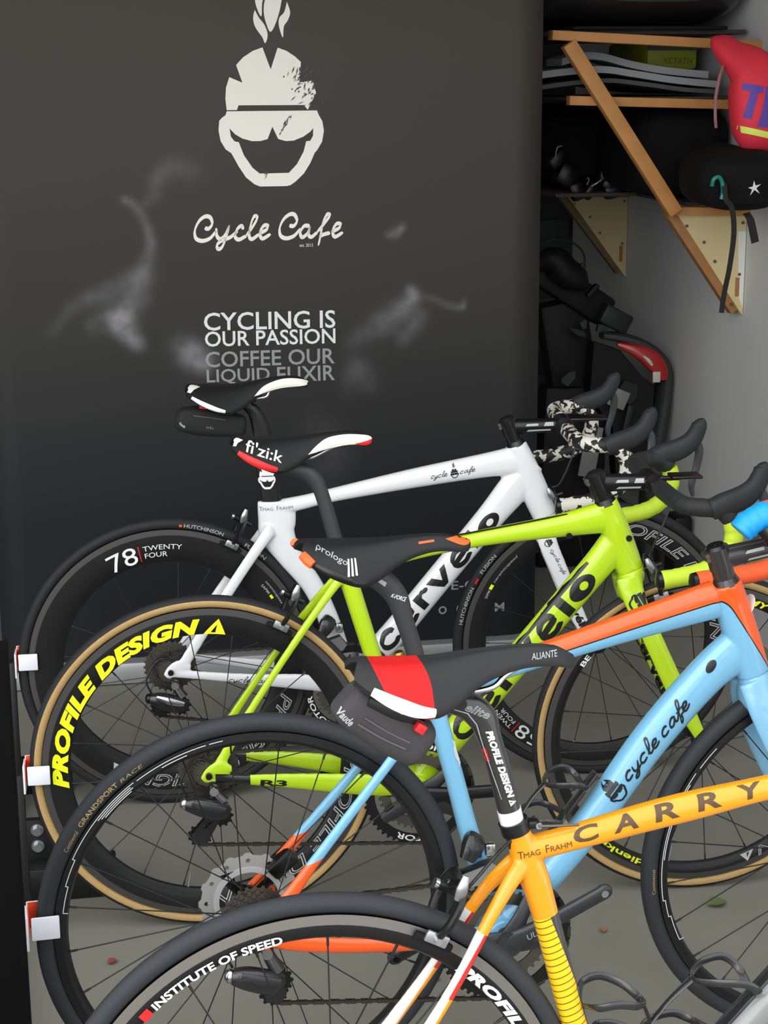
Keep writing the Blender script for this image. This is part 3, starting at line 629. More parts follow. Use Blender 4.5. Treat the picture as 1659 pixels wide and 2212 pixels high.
def drivetrain(root, cfg):
    bx, bz = cfg['bb']; ca = math.radians(cfg['crank']); ym = -.044
    # cassette
    mb = MB()
    for k, t in enumerate((28, 25, 23, 21, 19, 17, 15, 14, 13, 12, 11)):
        r = .01270*t/(2*PI)+.0015; y = -.022-.0034*k
        P = toothed(t, r+.0015, r-.0025, 0, 0); mb.prism(P, y-.0009, y+.0009, holes=[circ(max(.012, r-.012), 20)])
        mb.lathe_y([(.012, y-.0009), (.017, y-.0009), (.017, y-.0026), (.012, y-.0026)], 20)
    place(mb.build('cassette', STEEL, root, ang=25), (0, 0, RW))
    # chainrings
    for R, t, y in ((.107, 52, ym), (.076, 36, ym+.007)):
        mb = MB().prism(toothed(t, R+.003, R-.0025, 0, 0), y-.0016, y+.0016, holes=[circ(R-.020)])
        cr = mb.build('chainring', BLK if t > 40 else STEEL, root, ang=25); place(cr, (bx, 0, bz))
        if t > 40 and cfg.get('ringtext'):
            for a0 in (cfg.get('ringa', 118), cfg.get('ringa', 118)+180):
                polar('lettering', text_shape(cfg['ringtext'], bold=.02), WDEC, cr, R-.0175, .012, a0, a0-56, lambda r: y-.0022)
    # spider and crank arms
    mb = MB().cyl((0, ym-.02, 0), (0, .07, 0), .0145, 20).cyl((0, ym-.026, 0), (0, ym-.016, 0), .021, 24)
    for k in range(4):
        a = ca+math.radians((35, -35, 145, 215)[k]); e = (.088*math.cos(a), ym-.002, .088*math.sin(a))
        mb.loft([(0, ym-.014, 0), (e[0]*.5, ym-.012, e[2]*.5), e], [(.006, .021), (.006, .013), (.004, .009)], 10, sub=4)
    place(mb.build('spider', mat('crank_grey', (44, 45, 48), .35, coat=.2), root), (bx, 0, bz))
    for s, aa in ((-1, ca), (1, ca+PI)):
        c, q = math.cos(aa), math.sin(aa); y0 = ym-.018 if s < 0 else .06; y1 = ym-.03 if s < 0 else .075
        mb = MB().loft([(-.012*c, y0, -.012*q), (.0, y0, 0), (.06*c, (y0+y1)/2, .06*q), (.16*c, y1, .16*q), (.172*c, y1, .172*q), (.180*c, y1, .180*q), (.1845*c, y1, .1845*q), (.1865*c, y1, .1865*q)], [(.006, .012), (.009, .019), (.0085, .0135), (.007, .0128), (.007, .0135), (.0068, .011), (.006, .007), (.004, .002)], 14, e=2.8)
        arm = mb.build('crank_arm', cfg.get('crankm', MATS['crank_grey']), root); place(arm, (bx, 0, bz))
        MB().cyl((.172*c, y1-.0085*1.0, .172*q), (.172*c, y1+.0085, .172*q), .0062, 14).build('pedal_eye', CHR, arm)
        if s < 0 and cfg.get('cranktext'):
            bv = bvh_of(arm); decal('lettering', fit(text_shape(cfg['cranktext'], shear=.2), (.03*c+.006*q, .03*q-.006*c), (.09*c+.005*q, .09*q-.005*c), .010), GDEC, bv, arm)
    # chain
    top0 = Vector((.0, 0, RW+.036)); top1 = Vector((bx-.008, 0, bz+.107)); rx, rz = cfg['pulley']
    bot0 = Vector((bx-.015, 0, bz-.106)); bot1 = Vector((rx, 0, rz-.02)); pts = []
    def seg(a, b):
        L = (b-a).length; k = max(1, int(L/.0127))
        for i in range(k): pts.append((a.lerp(b, i/k), a.lerp(b, (i+1)/k)))
    seg(top0, top1)
    arc = [Vector((bx+.107*math.cos(math.radians(a)), 0, bz+.107*math.sin(math.radians(a)))) for a in range(94, -99, -7)]
    for a, b in zip(arc, arc[1:]): pts.append((a, b))
    seg(bot0, bot1)
    arc = [Vector((.036*math.cos(math.radians(a)), 0, RW+.036*math.sin(math.radians(a)))) for a in range(90, 271, 20)]
    for a, b in zip(arc, arc[1:]): pts.append((a, b))
    mb = MB()
    for i, (a, b) in enumerate(pts):
        d = .0026 if i % 2 else .0017
        for s in (-1, 1):
            o = Vector((0, ym+.001+s*d, 0)); mb.bar(a+o, b+o, .0062 if i % 2 else .0048, .0009)
        mb.cyl(a+Vector((0, ym-.003, 0)), a+Vector((0, ym+.005, 0)), .0034, 6)
    mb.build('chain', CHAINM, root, smooth=False)
    # rear derailleur
    y = -.075; kx, kz = cfg['rd']; px_, pz = cfg['pulley']
    rd = MB().loft([(.012, -.06, .315), (.012, -.066, .300), (kx+.03, y, kz+.006)], [.008, .010, .012], 12).loft([(kx+.034, y+.006, kz-.012), (kx+.015, y-.004, kz-.008), (kx-.02, y-.006, kz+.004), (kx-.042, y-.002, kz+.008)], [(.012, .012), (.015, .019), (.015, .018), (.012, .012)], 14, e=2.8).build('rear_derailleur', mat('derailleur_black', (32, 32, 34), .28, coat=.4), root)
    MB().loft([(kx+.03, y-.016, kz-.004), (kx+.0, y-.0185, kz+.004), (kx-.03, y-.016, kz+.014)], [(.003, .005), (.004, .009), (.003, .006)], 10).build('outer_link', CHR if cfg.get('rdchrome') else MATS['crank_grey'], rd)
    MB().cyl((.008, -.082, .308), (.008, -.066, .308), .0085, 16).build('pivot_bolt', CHR, rd)
    MB().sphere((kx-.046, y-.002, kz+.009), .0115, sc=(.8, 1, 1)).build('end_cap', CHR if cfg.get('rdcap') else BLK, rd)
    jx, jz = kx+.022, kz-.022
    for pk, pr in (((jx*.75+px_*.25+.012, jz*.75+pz*.25), .020), ((px_, pz), .0205)):
        pu = MB().prism(toothed(11, pr+.003, pr-.001, 0, 0), ym-.002, ym+.002, holes=[circ(.006, 12)]).cyl((0, ym-.005, 0), (0, ym+.005, 0), .0065, 12).build('pulley', BLK, rd, ang=25); place(pu, (pk[0], 0, pk[1]))
    for dy in (-.0065, .0065):
        MB().prism([(jx+.016, jz+.012), (jx-.012, jz+.008), (px_-.017, pz+.004), (px_-.012, pz-.014), (px_+.012, pz-.016), (px_+.02, pz-.002)], ym+dy-.001, ym+dy+.001, holes=[[(jx*.5+px_*.5-.006, jz*.5+pz*.5), (jx*.5+px_*.5+.008, jz*.5+pz*.5+.006), (px_+.008, pz+.014)]]).build('cage_plate', MATS['derailleur_black'], rd, ang=25)
    MB().loft([(kx-.04, y+.01, kz+.016), (kx-.05, y+.015, kz+.05), (-.02, y+.02, .365), (.03, -.06, .345)], .0022, 8).build('gear_cable', BLK, rd)
    # front derailleur
    fx, fz = cfg['fd']
    fd = MB().loft([(fx+.008, -.02, fz+.02), (fx+.002, -.034, fz+.012), (fx-.01, -.04, fz-.008)], [(.012, .016), (.013, .018), (.009, .012)], 12, e=3).build('front_derailleur', MATS['derailleur_black'], root)
    for dy, M_ in ((ym-.006, ALU), (ym+.013, CHR)):
        MB().prism([(fx-.045, fz-.036), (fx+.03, fz-.012), (fx+.045, fz-.032), (fx+.036, fz-.045), (fx-.035, fz-.055)], dy-.0009, dy+.0009).build('cage_plate', M_, fd, ang=25)
    MB().box((fx+.03, -.034, fz+.004), (.016, .014, .022), bev=.003).build('link_arm', CHR, fd)

def caliper(root, name, c, ang, M=None, lever=True):
    """rim brake at polar angle ang (deg) round hub c, gripping the brake track"""
    a = math.radians(ang); u = Vector((math.cos(a), 0, math.sin(a))); t = Vector((math.sin(a), 0, -math.cos(a))); C = Vector((c[0], 0, c[1]))
    Pt = lambda r, y, s=0: C + u*r + Vector((0, y, 0)) + t*s
    br = MB().loft([Pt(.372, 0, -.004), Pt(.378, -.022), Pt(.366, -.040), Pt(.340, -.041), Pt(.318, -.030)], [(.006, .009), (.0055, .009), (.005, .008), (.005, .007), (.005, .006)], 10, side=tuple(t)).loft([Pt(.374, 0, .004), Pt(.380, .022), Pt(.366, .040), Pt(.340, .041), Pt(.318, .030)], [(.006, .009), (.0055, .009), (.005, .008), (.005, .007), (.005, .006)], 10, side=tuple(t)).cyl(Pt(.366, 0, -.022), Pt(.366, 0, .022), .006, 12)
    o = br.build(name, BLK, root)
    R = Matrix((t, Vector((0, 1, 0)), u)).transposed()
    for y in (-.0185, .0185):
        MB().box(Pt(.304, y), (.052, .009, .011), R, bev=.003).build('brake_pad', MATT, o)
        MB().box(Pt(.311, y*1.35), (.03, .006, .015), R, bev=.002).cyl(Pt(.312, y*1.2), Pt(.312, y*2.0), .0045, 10).build('pad_holder', ALU, o)
    MB().loft([Pt(.366, 0, -.026), Pt(.366, 0, -.021)], .0068, 12, smooth=False, side=tuple(u)).build('centre_bolt', CHR, o)
    MB().loft([Pt(.37, -.038, -.004), Pt(.385, -.042, -.008), Pt(.40, -.04, -.01)], [(.004, .006), (.005, .007), (.003, .004)], 10).build('cable_anchor', ALU, o)
    if M is not None: o.matrix_local = M
    return o

SAD = {'std': [(.0, .034, .016), (.07, .055, .027), (.2, .0665, .043), (.32, .064, .053), (.42, .053, .048), (.52, .039, .035), (.62, .028, .026), (.75, .0215, .019), (.9, .019, .016), (.97, .015, .012), (1.0, .006, .005)]}
def make_saddle(root, cfg):
    zp = cfg['saddle']; x0, x1 = zp[0][0], zp[-1][0]; ws = cfg.get('wing', 1.0)
    zc = catmull(zp, 8); sc = catmull(SAD['std'], 8)
    def ip(tab, x):
        for a, b in zip(tab, tab[1:]):
            if a[0] <= x <= b[0]: t = (x-a[0])/max(1e-9, b[0]-a[0]); return [a[i]+(b[i]-a[i])*t for i in range(1, len(a))]
        return list(tab[-1][1:])
    nu, nv = 46, 25; vs = []; fs = []
    for lay in (0, 1):
        for i in range(nu+1):
            t = i/nu; x = x0+(x1-x0)*t; z = ip(zc, x)[0]; w, d = ip(sc, t); d *= ws
            for j in range(nv):
                v = -1+2*j/(nv-1); sag = cfg.get('groove', .003)*math.exp(-(v/.22)**2)*(1 if .08 < t < .9 else 0)
                tail = .022*(1-abs(v))**1.2*(1-t/.12) if t < .12 else 0    # swallow-tail back edge
                vs.append((x+tail*.6*(1 if t < .12 else 0), w*v*(.93 if lay else 1), z-sag-d*abs(v)**2.3-(.0065 if lay else 0)))
    N = (nu+1)*nv
    for i in range(nu):
        for j in range(nv-1):
            a = i*nv+j; fs.append((a, a+1, a+nv+1, a+nv)); fs.append((N+a, N+a+nv, N+a+nv+1, N+a+1))
    for i in range(nu):
        for j in (0, nv-1): a = i*nv+j; fs.append((a, a+nv, N+a+nv, N+a))
    for j in range(nv-1):
        for i in (0, nu): a = i*nv+j; fs.append((a, a+1, N+a+1, N+a))
    mb = MB(); mb.add(vs, fs); sad = mb.build('saddle', cfg.get('sadmat', SADB), root, ang=60)
    # rails
    xc, zc_ = cfg['clamp']
    for s in (-1, 1):
        zr = zc_+.008
        ru = .022
        MB().loft([(x0+.055, s*.03, ip(zc, x0+.055)[0]-.028), (x0+.075, s*.026, zr+.004), (xc-.03, s*ru, zr), (xc+.035, s*ru, zr+.001), (x1-.085, s*.017, zr+.016), (x1-.045, s*.010, ip(zc, x1-.05)[0]-.012)], .0036, 10).build('rail', cfg.get('railm', CHR), sad)
    MB().box((xc, 0, zc_+.006), (.036, .06, .012), bev=.003).cyl((xc, -.034, zc_-.004), (xc, .034, zc_-.004), .007, 12).build('rail_clamp', BLK, sad)
    # wing edge line on the near side, for trims
    edge = []
    for i in range(nu+1):
        t = i/nu; w, d = ip(sc, t); edge.append((x0+(x1-x0)*t, -w, ip(zc, x0+(x1-x0)*t)[0]-d*ws))
    return sad, edge, lambda x: ip(zc, x)[0]
def edge_trim(sad, edge, xa, xb, r, M, both=True, name='edge_trim', label=None):
    P = [p for p in edge if xa <= p[0] <= xb][::3]
    n = len(P); rr = [r*(.45+.55*math.sin(PI*(i+.5)/n)) for i in range(n)]
    for s in ((-1, 1) if both else (-1,)):
        MB().loft([(p[0], p[1]*(1 if s < 0 else -1)*1.01, p[2]+r*.3) for p in P], [(q*.55, q) for q in rr], 10).build(name, M, sad, label=label)

def make_bars(root, cfg, M):
    xb, zb = cfg['bar']; hx, hz = cfg['head'][0]
    ax = Vector((cfg['head'][0][0]-cfg['head'][-1][0], 0, cfg['head'][0][1]-cfg['head'][-1][1])).normalized()
    top = Vector((hx, 0, hz)); s0 = top+ax*.012; s1 = top+ax*.028; sm_ = top+ax*.045; s2 = top+ax*.064
    mb = MB().loft([tuple(top+ax*.0), tuple(s0)], [.023, .0185], 20, smooth=False).loft([tuple(s0), tuple(s1)], [.0178, .0178], 20, smooth=False)
    mb.loft([tuple(s1), tuple(s2)], [.0195, .0195], 20, smooth=False).loft([tuple(sm_), tuple(sm_.lerp(Vector((xb, 0, zb)), .25)), tuple(sm_.lerp(Vector((xb, 0, zb)), .8)), (xb, 0, zb)], [(.017, .019), (.0165, .0175), (.0165, .0165), (.02, .02)], 16)
    mb.cyl((xb, -.023, zb), (xb, .023, zb), .0215, 18)
    stem = mb.build('stem', cfg.get('stemm', BLK), root); stem.matrix_local = M
    MB().loft([tuple(s2), tuple(s2+ax*.005)], [.0178, .014], 18, smooth=False).cyl(tuple(s2+ax*.004), tuple(s2+ax*.0075), .005, 10).build('top_cap', cfg.get('capm', MATT), stem)
    for dz in (-.006, .008):
        q = s1 + ax*(.01+.5*(.02+dz)); MB().cyl((q.x-.021, -.010, q.z), (q.x-.021, .010, q.z), .0042, 10).build('clamp_bolt', STEEL, stem)
    d = (Vector((xb, 0, zb))-sm_); nrm = Vector((-d.z, 0, d.x)).normalized()
    for k, (a, b, o, h) in enumerate(((.28, .52, .003, .005), (.62, .8, .002, .008), (.3, .75, -.009, .004))):
        p0 = sm_+d*a+nrm*o; p1 = sm_+d*b+nrm*o
        decal('marking', poly_shape([(p0.x, p0.z), (p1.x, p1.z), (p1.x+nrm.x*h, p1.z+nrm.z*h), (p0.x+.004+nrm.x*h, p0.z+nrm.z*h)]), mat('dull_white_print', (176, 178, 180), .5), stem, stem)
    # bar
    K = [(0, 0, 0), (.0, .1, .001), (.004, .15, .0), (.016, .182, -.002), (.045, .2, -.002), (.075, .207, -.004), (.098, .21, -.022), (.105, .212, -.05), (.095, .214, -.083), (.066, .216, -.108), (.025, .218, -.121), (-.04, .22, -.13)]
    rx = cfg.get('reach', 1.0)
    core = MB().cyl((xb, -.1, zb), (xb, .1, zb), .0145, 16)
    bar = core.build('handlebar', BLK, root); bar.matrix_local = M
    tm = cfg['tape']; ts = cfg.get('tape_split')
    for s in (-1, 1):
        P = [(xb+a*rx, s*b, zb+c) for a, b, c in K]
        P[0] = (xb, s*.055, zb); P[-1] = (xb+cfg.get('bartail', -.04)*rx, s*.22, zb-.13)
        if ts:
            MB().loft(P[:7], [.0165]*7, 14, wrap=.05, wl=.018, sub=10).build('bar_tape', ts, bar); MB().loft(P[6:], [.0163]*6, 14, wrap=.08, wl=.02, sub=10).build('bar_tape', tm, bar)
        else:
            MB().loft(P, [.0163]*len(P), 14, wrap=.06, wl=.02, sub=10).build('bar_tape', tm, bar)
        e = P[-1]; MB().loft([e, (e[0]-.008, e[1], e[2]-.001), (e[0]-.011, e[1], e[2]-.001)], [.0165, .016, .010], 14, smooth=False).build('bar_plug', BLK, bar)
        hx0 = xb+.07*rx; y = s*.209; hy = lambda k: y-s*k
        hood = MB().loft([(hx0-.012, y, zb-.004), (hx0+.012, y, zb+.005), (hx0+.045, hy(.003), zb+.016), (hx0+.068, hy(.006), zb+.033), (hx0+.08, hy(.008), zb+.055), (hx0+.083, hy(.009), zb+.07), (hx0+.081, hy(.009), zb+.077)], [(.017, .019), (.018, .022), (.0165, .022), (.0155, .019), (.0145, .0165), (.0135, .0145), (.007, .008)], 16, e=2.4).build('brake_hood', HOOD, bar)
        MB().loft([(hx0+.072, hy(.004), zb+.035), (hx0+.086, hy(.003), zb+.015), (hx0+.084, hy(.0), zb-.02), (hx0+.074, y, zb-.06), (hx0+.078, y, zb-.085)], [(.008, .010), (.007, .009), (.006, .008), (.0055, .007), (.003, .004)], 10).build('brake_lever', mat('lever_grey', (70, 72, 76), .35, metal=.5), hood)
    return stem, bar

def cable(root, pts, M=None, r=.0023, name='brake_cable', m_=None):
    o = MB().loft(pts, r, 8, sub=8).build(name, m_ or BLK, root)
    if M is not None: o.matrix_local = M
    return o
def bottle_cage(root, p0, p1, nrm, label=None, k=1.0):
    """cage lying along the tube from p0 (bottom) to p1 (top), standing off along nrm"""
    p0 = Vector((p0[0], 0, p0[1])); p1 = Vector((p1[0], 0, p1[1])); t = (p1-p0).normalized(); n = Vector((nrm[0], 0, nrm[1])).normalized(); L = (p1-p0).length
    G = mat('cage_carbon', (38, 38, 40), .25, coat=.5)
    Pt = lambda a, h, y: tuple(p0+t*(a*L)+n*(h*k)+Vector((0, y, 0)))
    mb = MB().bar(Pt(0, .004, 0), Pt(1.05, .004, 0), .006, .022, bev=.002)
    cg = mb.build('bottle_cage', G, root, label=label)
    for s in (-1, 1):
        MB().loft([Pt(.82, .006, s*.008), Pt(.86, .02, s*.034), Pt(.84, .045, s*.039), Pt(.72, .068, s*.030), Pt(.62, .08, s*.012), Pt(.60, .082, 0)], [(.0022, .0055)]*6, 10).build('cage_hoop', G, cg)
        MB().loft([Pt(.42, .006, s*.008), Pt(.36, .022, s*.036), Pt(.30, .045, s*.039), Pt(.16, .07, s*.028), Pt(.06, .078, s*.010), Pt(.04, .078, 0)], [(.0022, .0055)]*6, 10).build('cage_hoop', G, cg)
    MB().loft([Pt(.60, .082, 0), Pt(.35, .085, 0), Pt(.06, .078, 0), Pt(0.0, .05, 0), Pt(-.02, .01, 0)], [(.007, .0025), (.005, .0025), (.006, .0025), (.007, .0025), (.007, .003)], 10).build('cage_spine', G, cg)
    return cg

def make_bike(cfg):
    root = empty('road_bike', cfg['label'], 'bicycle', (*cfg['loc'], 0), (-math.radians(cfg['lean']), 0, math.radians(cfg['yaw'])), 'road bikes parked in a row')
    S = steer_matrix(cfg); wb = cfg['wb']; out = {'root': root, 'S': S}
    # frame: one seamless moulding
    mb = MB()
    for pts, rad in cfg['tubes']:
        mb.loft([(p[0], 0, p[1]) if len(p) == 2 else p for p in pts], rad, 18, sub=6, e=2.3)
    for wpts in cfg.get('webs', []): mb.loft([(p[0], 0, p[1]) for p in wpts], [(.013, .016)]*len(wpts), 12)
    for pts, rad in cfg['stays']:
        for s in (-1, 1): mb.loft([(p[0], s*p[1], p[2]) for p in pts], rad, 12, sub=6)
    bx, bz = cfg['bb']; mb.cyl((bx, -.036, bz), (bx, .036, bz), .025, 24)
    for s in (-1, 1): mb.loft([(-.010, s*.063, RW-.012), (.004, s*.063, RW+.002), (.024, s*.062, RW+.010), (.045, s*.061, RW+.008)], [(.0045, .009), (.0045, .015), (.0045, .017), (.0045, .006)], 12)
    fr = link('frame', remesh(mb, 'frame', cfg['paint'], cfg.get('voxel', .0024)), root); out['frame'] = fr; out['bv'] = bvh_of(fr)
    # fork
    mb = MB(); (hx, hz) = cfg['head'][-1]; fk = cfg['fork']
    mb.loft([(hx, 0, hz+.002), (hx+.003, 0, hz-.012), (fk[1][0]-.006, 0, fk[1][2]+.008), (fk[1][0]-.002, 0, fk[1][2]-.002)], [(.026, .0265), (.030, .0262), (.038, .022), (.034, .012)], 20)
    for s in (-1, 1): mb.loft([(p[0], s*p[1], p[2]) for p in fk], cfg['forkr'], 16, sub=6, e=2.2)
    fo = link('fork', remesh(mb, 'fork', cfg.get('forkpaint', cfg['paint']), .0024, 4), root); fo.matrix_local = S; out['fork'] = fo; out['fbv'] = bvh_of(fo)
    # wheels
    out['rw'] = make_wheel(root, 'rear_wheel', Matrix.Translation((0, 0, RW)), cfg['rear'], True)
    out['fw'] = make_wheel(root, 'front_wheel', S @ Matrix.Translation((wb, 0, RW)), cfg['front'], False)
    # skewers
    MB().cyl((0, -.072, RW), (0, .072, RW), .0055, 10).cyl((0, -.074, RW), (0, -.066, RW), .0065, 14).build('rear_axle', BLK, root)
    fa = MB().cyl((wb, -.062, RW), (wb, .062, RW), .0055, 10).cyl((wb, -.064, RW), (wb, -.056, RW), .009, 14).build('front_axle', BLK, root); fa.matrix_local = S
    # seat post
    ps, pr = cfg['post']; po = MB().loft([(p[0], 0, p[1]) for p in ps], pr, 18, sub=8, e=2.2).build('seat_post', cfg.get('postm', CARB), root); out['post'] = po
    sad, edge, zt = make_saddle(root, cfg); out.update(sad=sad, edge=edge, zt=zt)
    out['stem'], out['bar'] = make_bars(root, cfg, S)
    drivetrain(root, cfg)
    if cfg.get('rim_brake', True):
        caliper(root, 'rear_brake', (0, RW), cfg.get('rb_ang', 62)); caliper(root, 'front_brake', (wb, RW), cfg.get('fb_ang', 107), S)
        xb, zb = cfg['bar']; cxx = wb+.40*math.cos(math.radians(cfg.get('fb_ang', 107)))
        cable(root, [(xb+.02, -.03, zb+.0), (xb+.02, -.05, zb-.04), (xb-.01, -.05, zb-.12), (cxx, -.04, RW+.40*math.sin(math.radians(cfg.get('fb_ang', 107))))], S)
    else:
        for nm, cx, SS in (('rear_disc', 0, None), ('front_disc', wb, S)):
            H = []
            for k in range(12): a = 2*PI*k/12; H.append(circ(.004, 8, (.068*math.cos(a), .068*math.sin(a))))
            mb = MB().prism(toothed(16, .081, .077, 0, 0), .05, .052, holes=H+[circ(.056)])
            d_ = mb.build(nm, mat('rotor_steel', (172, 170, 166), .45, metal=.25), root, ang=25); d_.matrix_local = (SS or Matrix()) @ Matrix.Translation((cx, 0, RW))
            mb = MB()
            for k in range(4):
                a = k*PI/2+.5; mb.loft([(.018*math.cos(a), .05, .018*math.sin(a)), (.04*math.cos(a+.25), .05, .04*math.sin(a+.25)), (.06*math.cos(a+.1), .05, .06*math.sin(a+.1))], [(.0015, .012), (.0015, .008), (.0015, .012)], 8)
            mb.lathe_y([(.006, .046), (.024, .046), (.024, .054), (.006, .054)], 24); mb.build('carrier', BLK, d_)
            mb = MB().lathe_y([(.048, .0485), (.057, .0485), (.057, .0535), (.048, .0535)], 48); mb.build('cooling_ring', mat('fin_alu', (205, 205, 205), .4, metal=.3), d_)
        MB().box((.055, .055, RW+.058), (.05, .035, .03), Matrix.Rotation(-.7, 3, 'Y'), bev=.007).build('disc_caliper', BLK, root)
    for c in cfg.get('cages', []): bottle_cage(root, *c, k=cfg.get('cagek', 1.0))
    return out

# ------------------------------------------------------------------ print shapes used on the bikes
PD = text_shape('PROFILE DESIGN', shear=.28, bold=.06, spacing=1.08)
def pd_tri(sh):
    a, b, c, d = bbox(sh); h = d-c
    tri = poly_shape([(b+.12*h, c), (b+1.05*h, c), (b+.72*h, d)], [(b+.42*h, c+.1*h), (b+.62*h, c+.1*h), (b+.68*h, c+.62*h)])
    return join(sh, tri)
PDT = pd_tri(PD)
PDO = text_shape('PROFILE DESIGN', shear=.28, outline=.02)
EL = lambda cx, cy_, rx, ry, n=28: [(cx+rx*math.cos(2*PI*k/n), cy_+ry*math.sin(2*PI*k/n)) for k in range(n)]
def sk(st, w=.27): return stroke_shape(st, w, cal=math.radians(80), sub=8)
G_c = sk([[(.80, .70), (.72, .88), (.48, .95), (.22, .74), (.16, .45), (.28, .16), (.54, .06), (.82, .24)]])
G_e = sk([[(.20, .46), (.50, .52), (.76, .60), (.70, .86), (.46, .94), (.22, .74), (.16, .44), (.28, .15), (.54, .06), (.84, .24)]])
G_r = join(poly_shape([(.05, 0), (.33, 0), (.33, 1), (.05, 1)]), sk([[(.22, .62), (.38, .86), (.56, .90)]], .2), poly_shape(EL(.60, .84, .13, .13)))
G_v = poly_shape([(0, 1), (.30, 1), (.50, .42), (.72, 1), (.98, 1), (.58, 0), (.36, 0)])
G_l = poly_shape([(.05, 0), (.35, 0), (.35, 1.22), (.05, 1.22)])
G_o = poly_shape(EL(.48, .5, .48, .5), EL(.56, .52, .15, .2))
G_acc = poly_shape([(.42, 1.06), (.60, 1.06), (.86, 1.22), (.60, 1.22)])
CERV = join(G_c, xf(G_e, 1, 1, .98), xf(G_r, 1, 1, 2.0), xf(G_v, 1, 1, 2.78), xf(join(G_e, G_acc), 1, 1, 3.82), xf(G_l, 1, 1, 4.86), xf(G_o, 1, 1, 5.34))
TMAG = join(text_shape('T'), xf(text_shape('MAG'), .82, .74, .52, 0), xf(text_shape('F'), 1, 1, 2.75, 0), xf(text_shape('RAHM'), .82, .74, 3.25, 0))
CYC = script_word('cycle cafe', .2); CYC1 = script_word('cycle', .2); CYC2 = script_word('cafe', .2)
T24 = join(xf(text_shape('TWENTY'), 1, 1, 0, 1.0), text_shape('FOUR'))
def numtwenty(n):
    num = norm(text_shape(n)); tw = norm(T24)
    return (join(xf(num, 1.5, 1.45, 0, -.2), xf(tw, 1.9, 1.0, 1.85, .05)), xf(poly_shape([(0, 0), (.05, 0), (.05, 1.25), (0, 1.25)]), 1, 1, 1.62, -.1))
N78, BAR24 = numtwenty('78'); N58, _ = numtwenty('58')
FRAME24 = lambda sh: join(sh, poly_shape([(0, -.21), (.001, -.21), (.001, -.209)]), poly_shape([(3.75, 1.25), (3.749, 1.25), (3.75, 1.249)]))
HUT = text_shape('HUTCHINSON', bold=.012); FUS = text_shape('FUSION', bold=.01); CER = text_shape('ceramicspeed', shear=.2); SAP = text_shape('SAPIM', bold=.01)
TRS = poly_shape([(0, 0), (1, 0), (.5, 1)])
SQ = poly_shape([(0, 0), (1, 0), (1, 1), (0, 1)])
ogre = mat('grey_white_print', (190, 190, 190), .5)

def smooth_poly(P): return poly_shape(catmull(list(P)+[P[0]], 5)[:-1])
# ------------------------------------------------------------------ paints
P_W = mat('white_frame_paint', (236, 237, 240), .22, coat=.7)
P_G = mat('lime_frame_paint', (186, 220, 26), .25, coat=.7)
s = SN(P_G); low = s.mul(s.lt(s.lin(.12, 1, -.340), 0), s.mul(s.lt(s.x, .078), s.gt(s.x, .012)))
under = s.mul(s.lt(s.z, .262), s.gt(s.x, .3))
s.color(s.mix(s.op('MAXIMUM', low, under), (186, 220, 26), (22, 22, 23)))
P_B = mat('blue_orange_frame_paint', (128, 188, 222), .25, coat=.7)
s = SN(P_B); dA = s.lin(-.2445, .9696, .2445*.517-.9696*.738); dB = s.lin(.833, .553, -.833*.768-.553*.792)
dd = s.op('SMOOTH_MAX', dA, dB, .03); up_ = s.gt(s.x, .27); org = s.mul(s.gt(dd, .004), up_); line = s.mul(s.lt(s.op('ABSOLUTE', s.op('ADD', dd, -.0036)), .0011), up_)
tail = s.mul(s.lt(s.lin(-.35, 1, -.412), 0), s.lt(s.x, .26))
s.color(s.mix(line, s.mix(s.op('MAXIMUM', org, tail), (124, 186, 222), (246, 92, 26)), (30, 28, 30)))
P_O = mat('orange_frame_paint', (250, 168, 18), .25, coat=.7)
s = SN(P_O)
# stays: pale below the fade, red and orange along the lower edge
al = s.lin(.533, .846, -(.533*.209+.846*.633)); ac = s.lin(.846, -.533, -(.846*.209-.533*.633))
stay = s.mul(s.lt(s.x, .232), s.gt(s.z, .33)); pale = s.mul(stay, s.lt(al, -.018)); red = s.mul(pale, s.mul(s.gt(ac, .0022), s.gt(al, -.105))); oran = s.mul(pale, s.mul(s.gt(ac, .0035), s.lt(al, -.105)))
# seat tube: yellow with fine rings, dark along the front edge
st_ = s.lin(-.258, .966, -(-.258*.288+.966*.613)); sx_ = s.lin(.966, .258, -(.966*.288+.258*.613))
seat = s.mul(s.mul(s.gt(s.x, .25), s.lt(st_, .006)), s.lt(s.op('ABSOLUTE', sx_), .024))
ringv = s.mul(seat, s.lt(s.op('FRACT', s.op('DIVIDE', s.op('MULTIPLY_ADD', sx_, -.12, s.op('ADD', st_, 1.0)), .0088)), .17))
dark = s.mul(seat, s.gt(s.op('ADD', sx_, s.op('MULTIPLY', st_, .10)), .0035))
dn = s.mul(s.gt(s.lin(-.72, .694, 0), -.35), s.mul(s.gt(s.x, .43), s.lt(s.lin(-.30, 1, -.50), 0)))
down = s.mul(s.gt(s.x, .42), s.lt(s.lin(-.20, 1, -.625), 0))
c = s.mix(seat, (250, 156, 8), (248, 200, 12)); c = s.mix(ringv, c, (120, 80, 22)); c = s.mix(dark, c, (58, 56, 54))
c = s.mix(pale, c, (224, 224, 220)); c = s.mix(red, c, (214, 40, 34)); c = s.mix(oran, c, (250, 156, 8)); c = s.mix(down, c, (132, 132, 132)); s.color(c)
CAMO = mat('camo_tape', (20, 20, 20), .6); s = SN(CAMO); s.color(s.mix(s.gt(s.noise(62, 2.5), .51), (18, 18, 19), (214, 208, 196)))

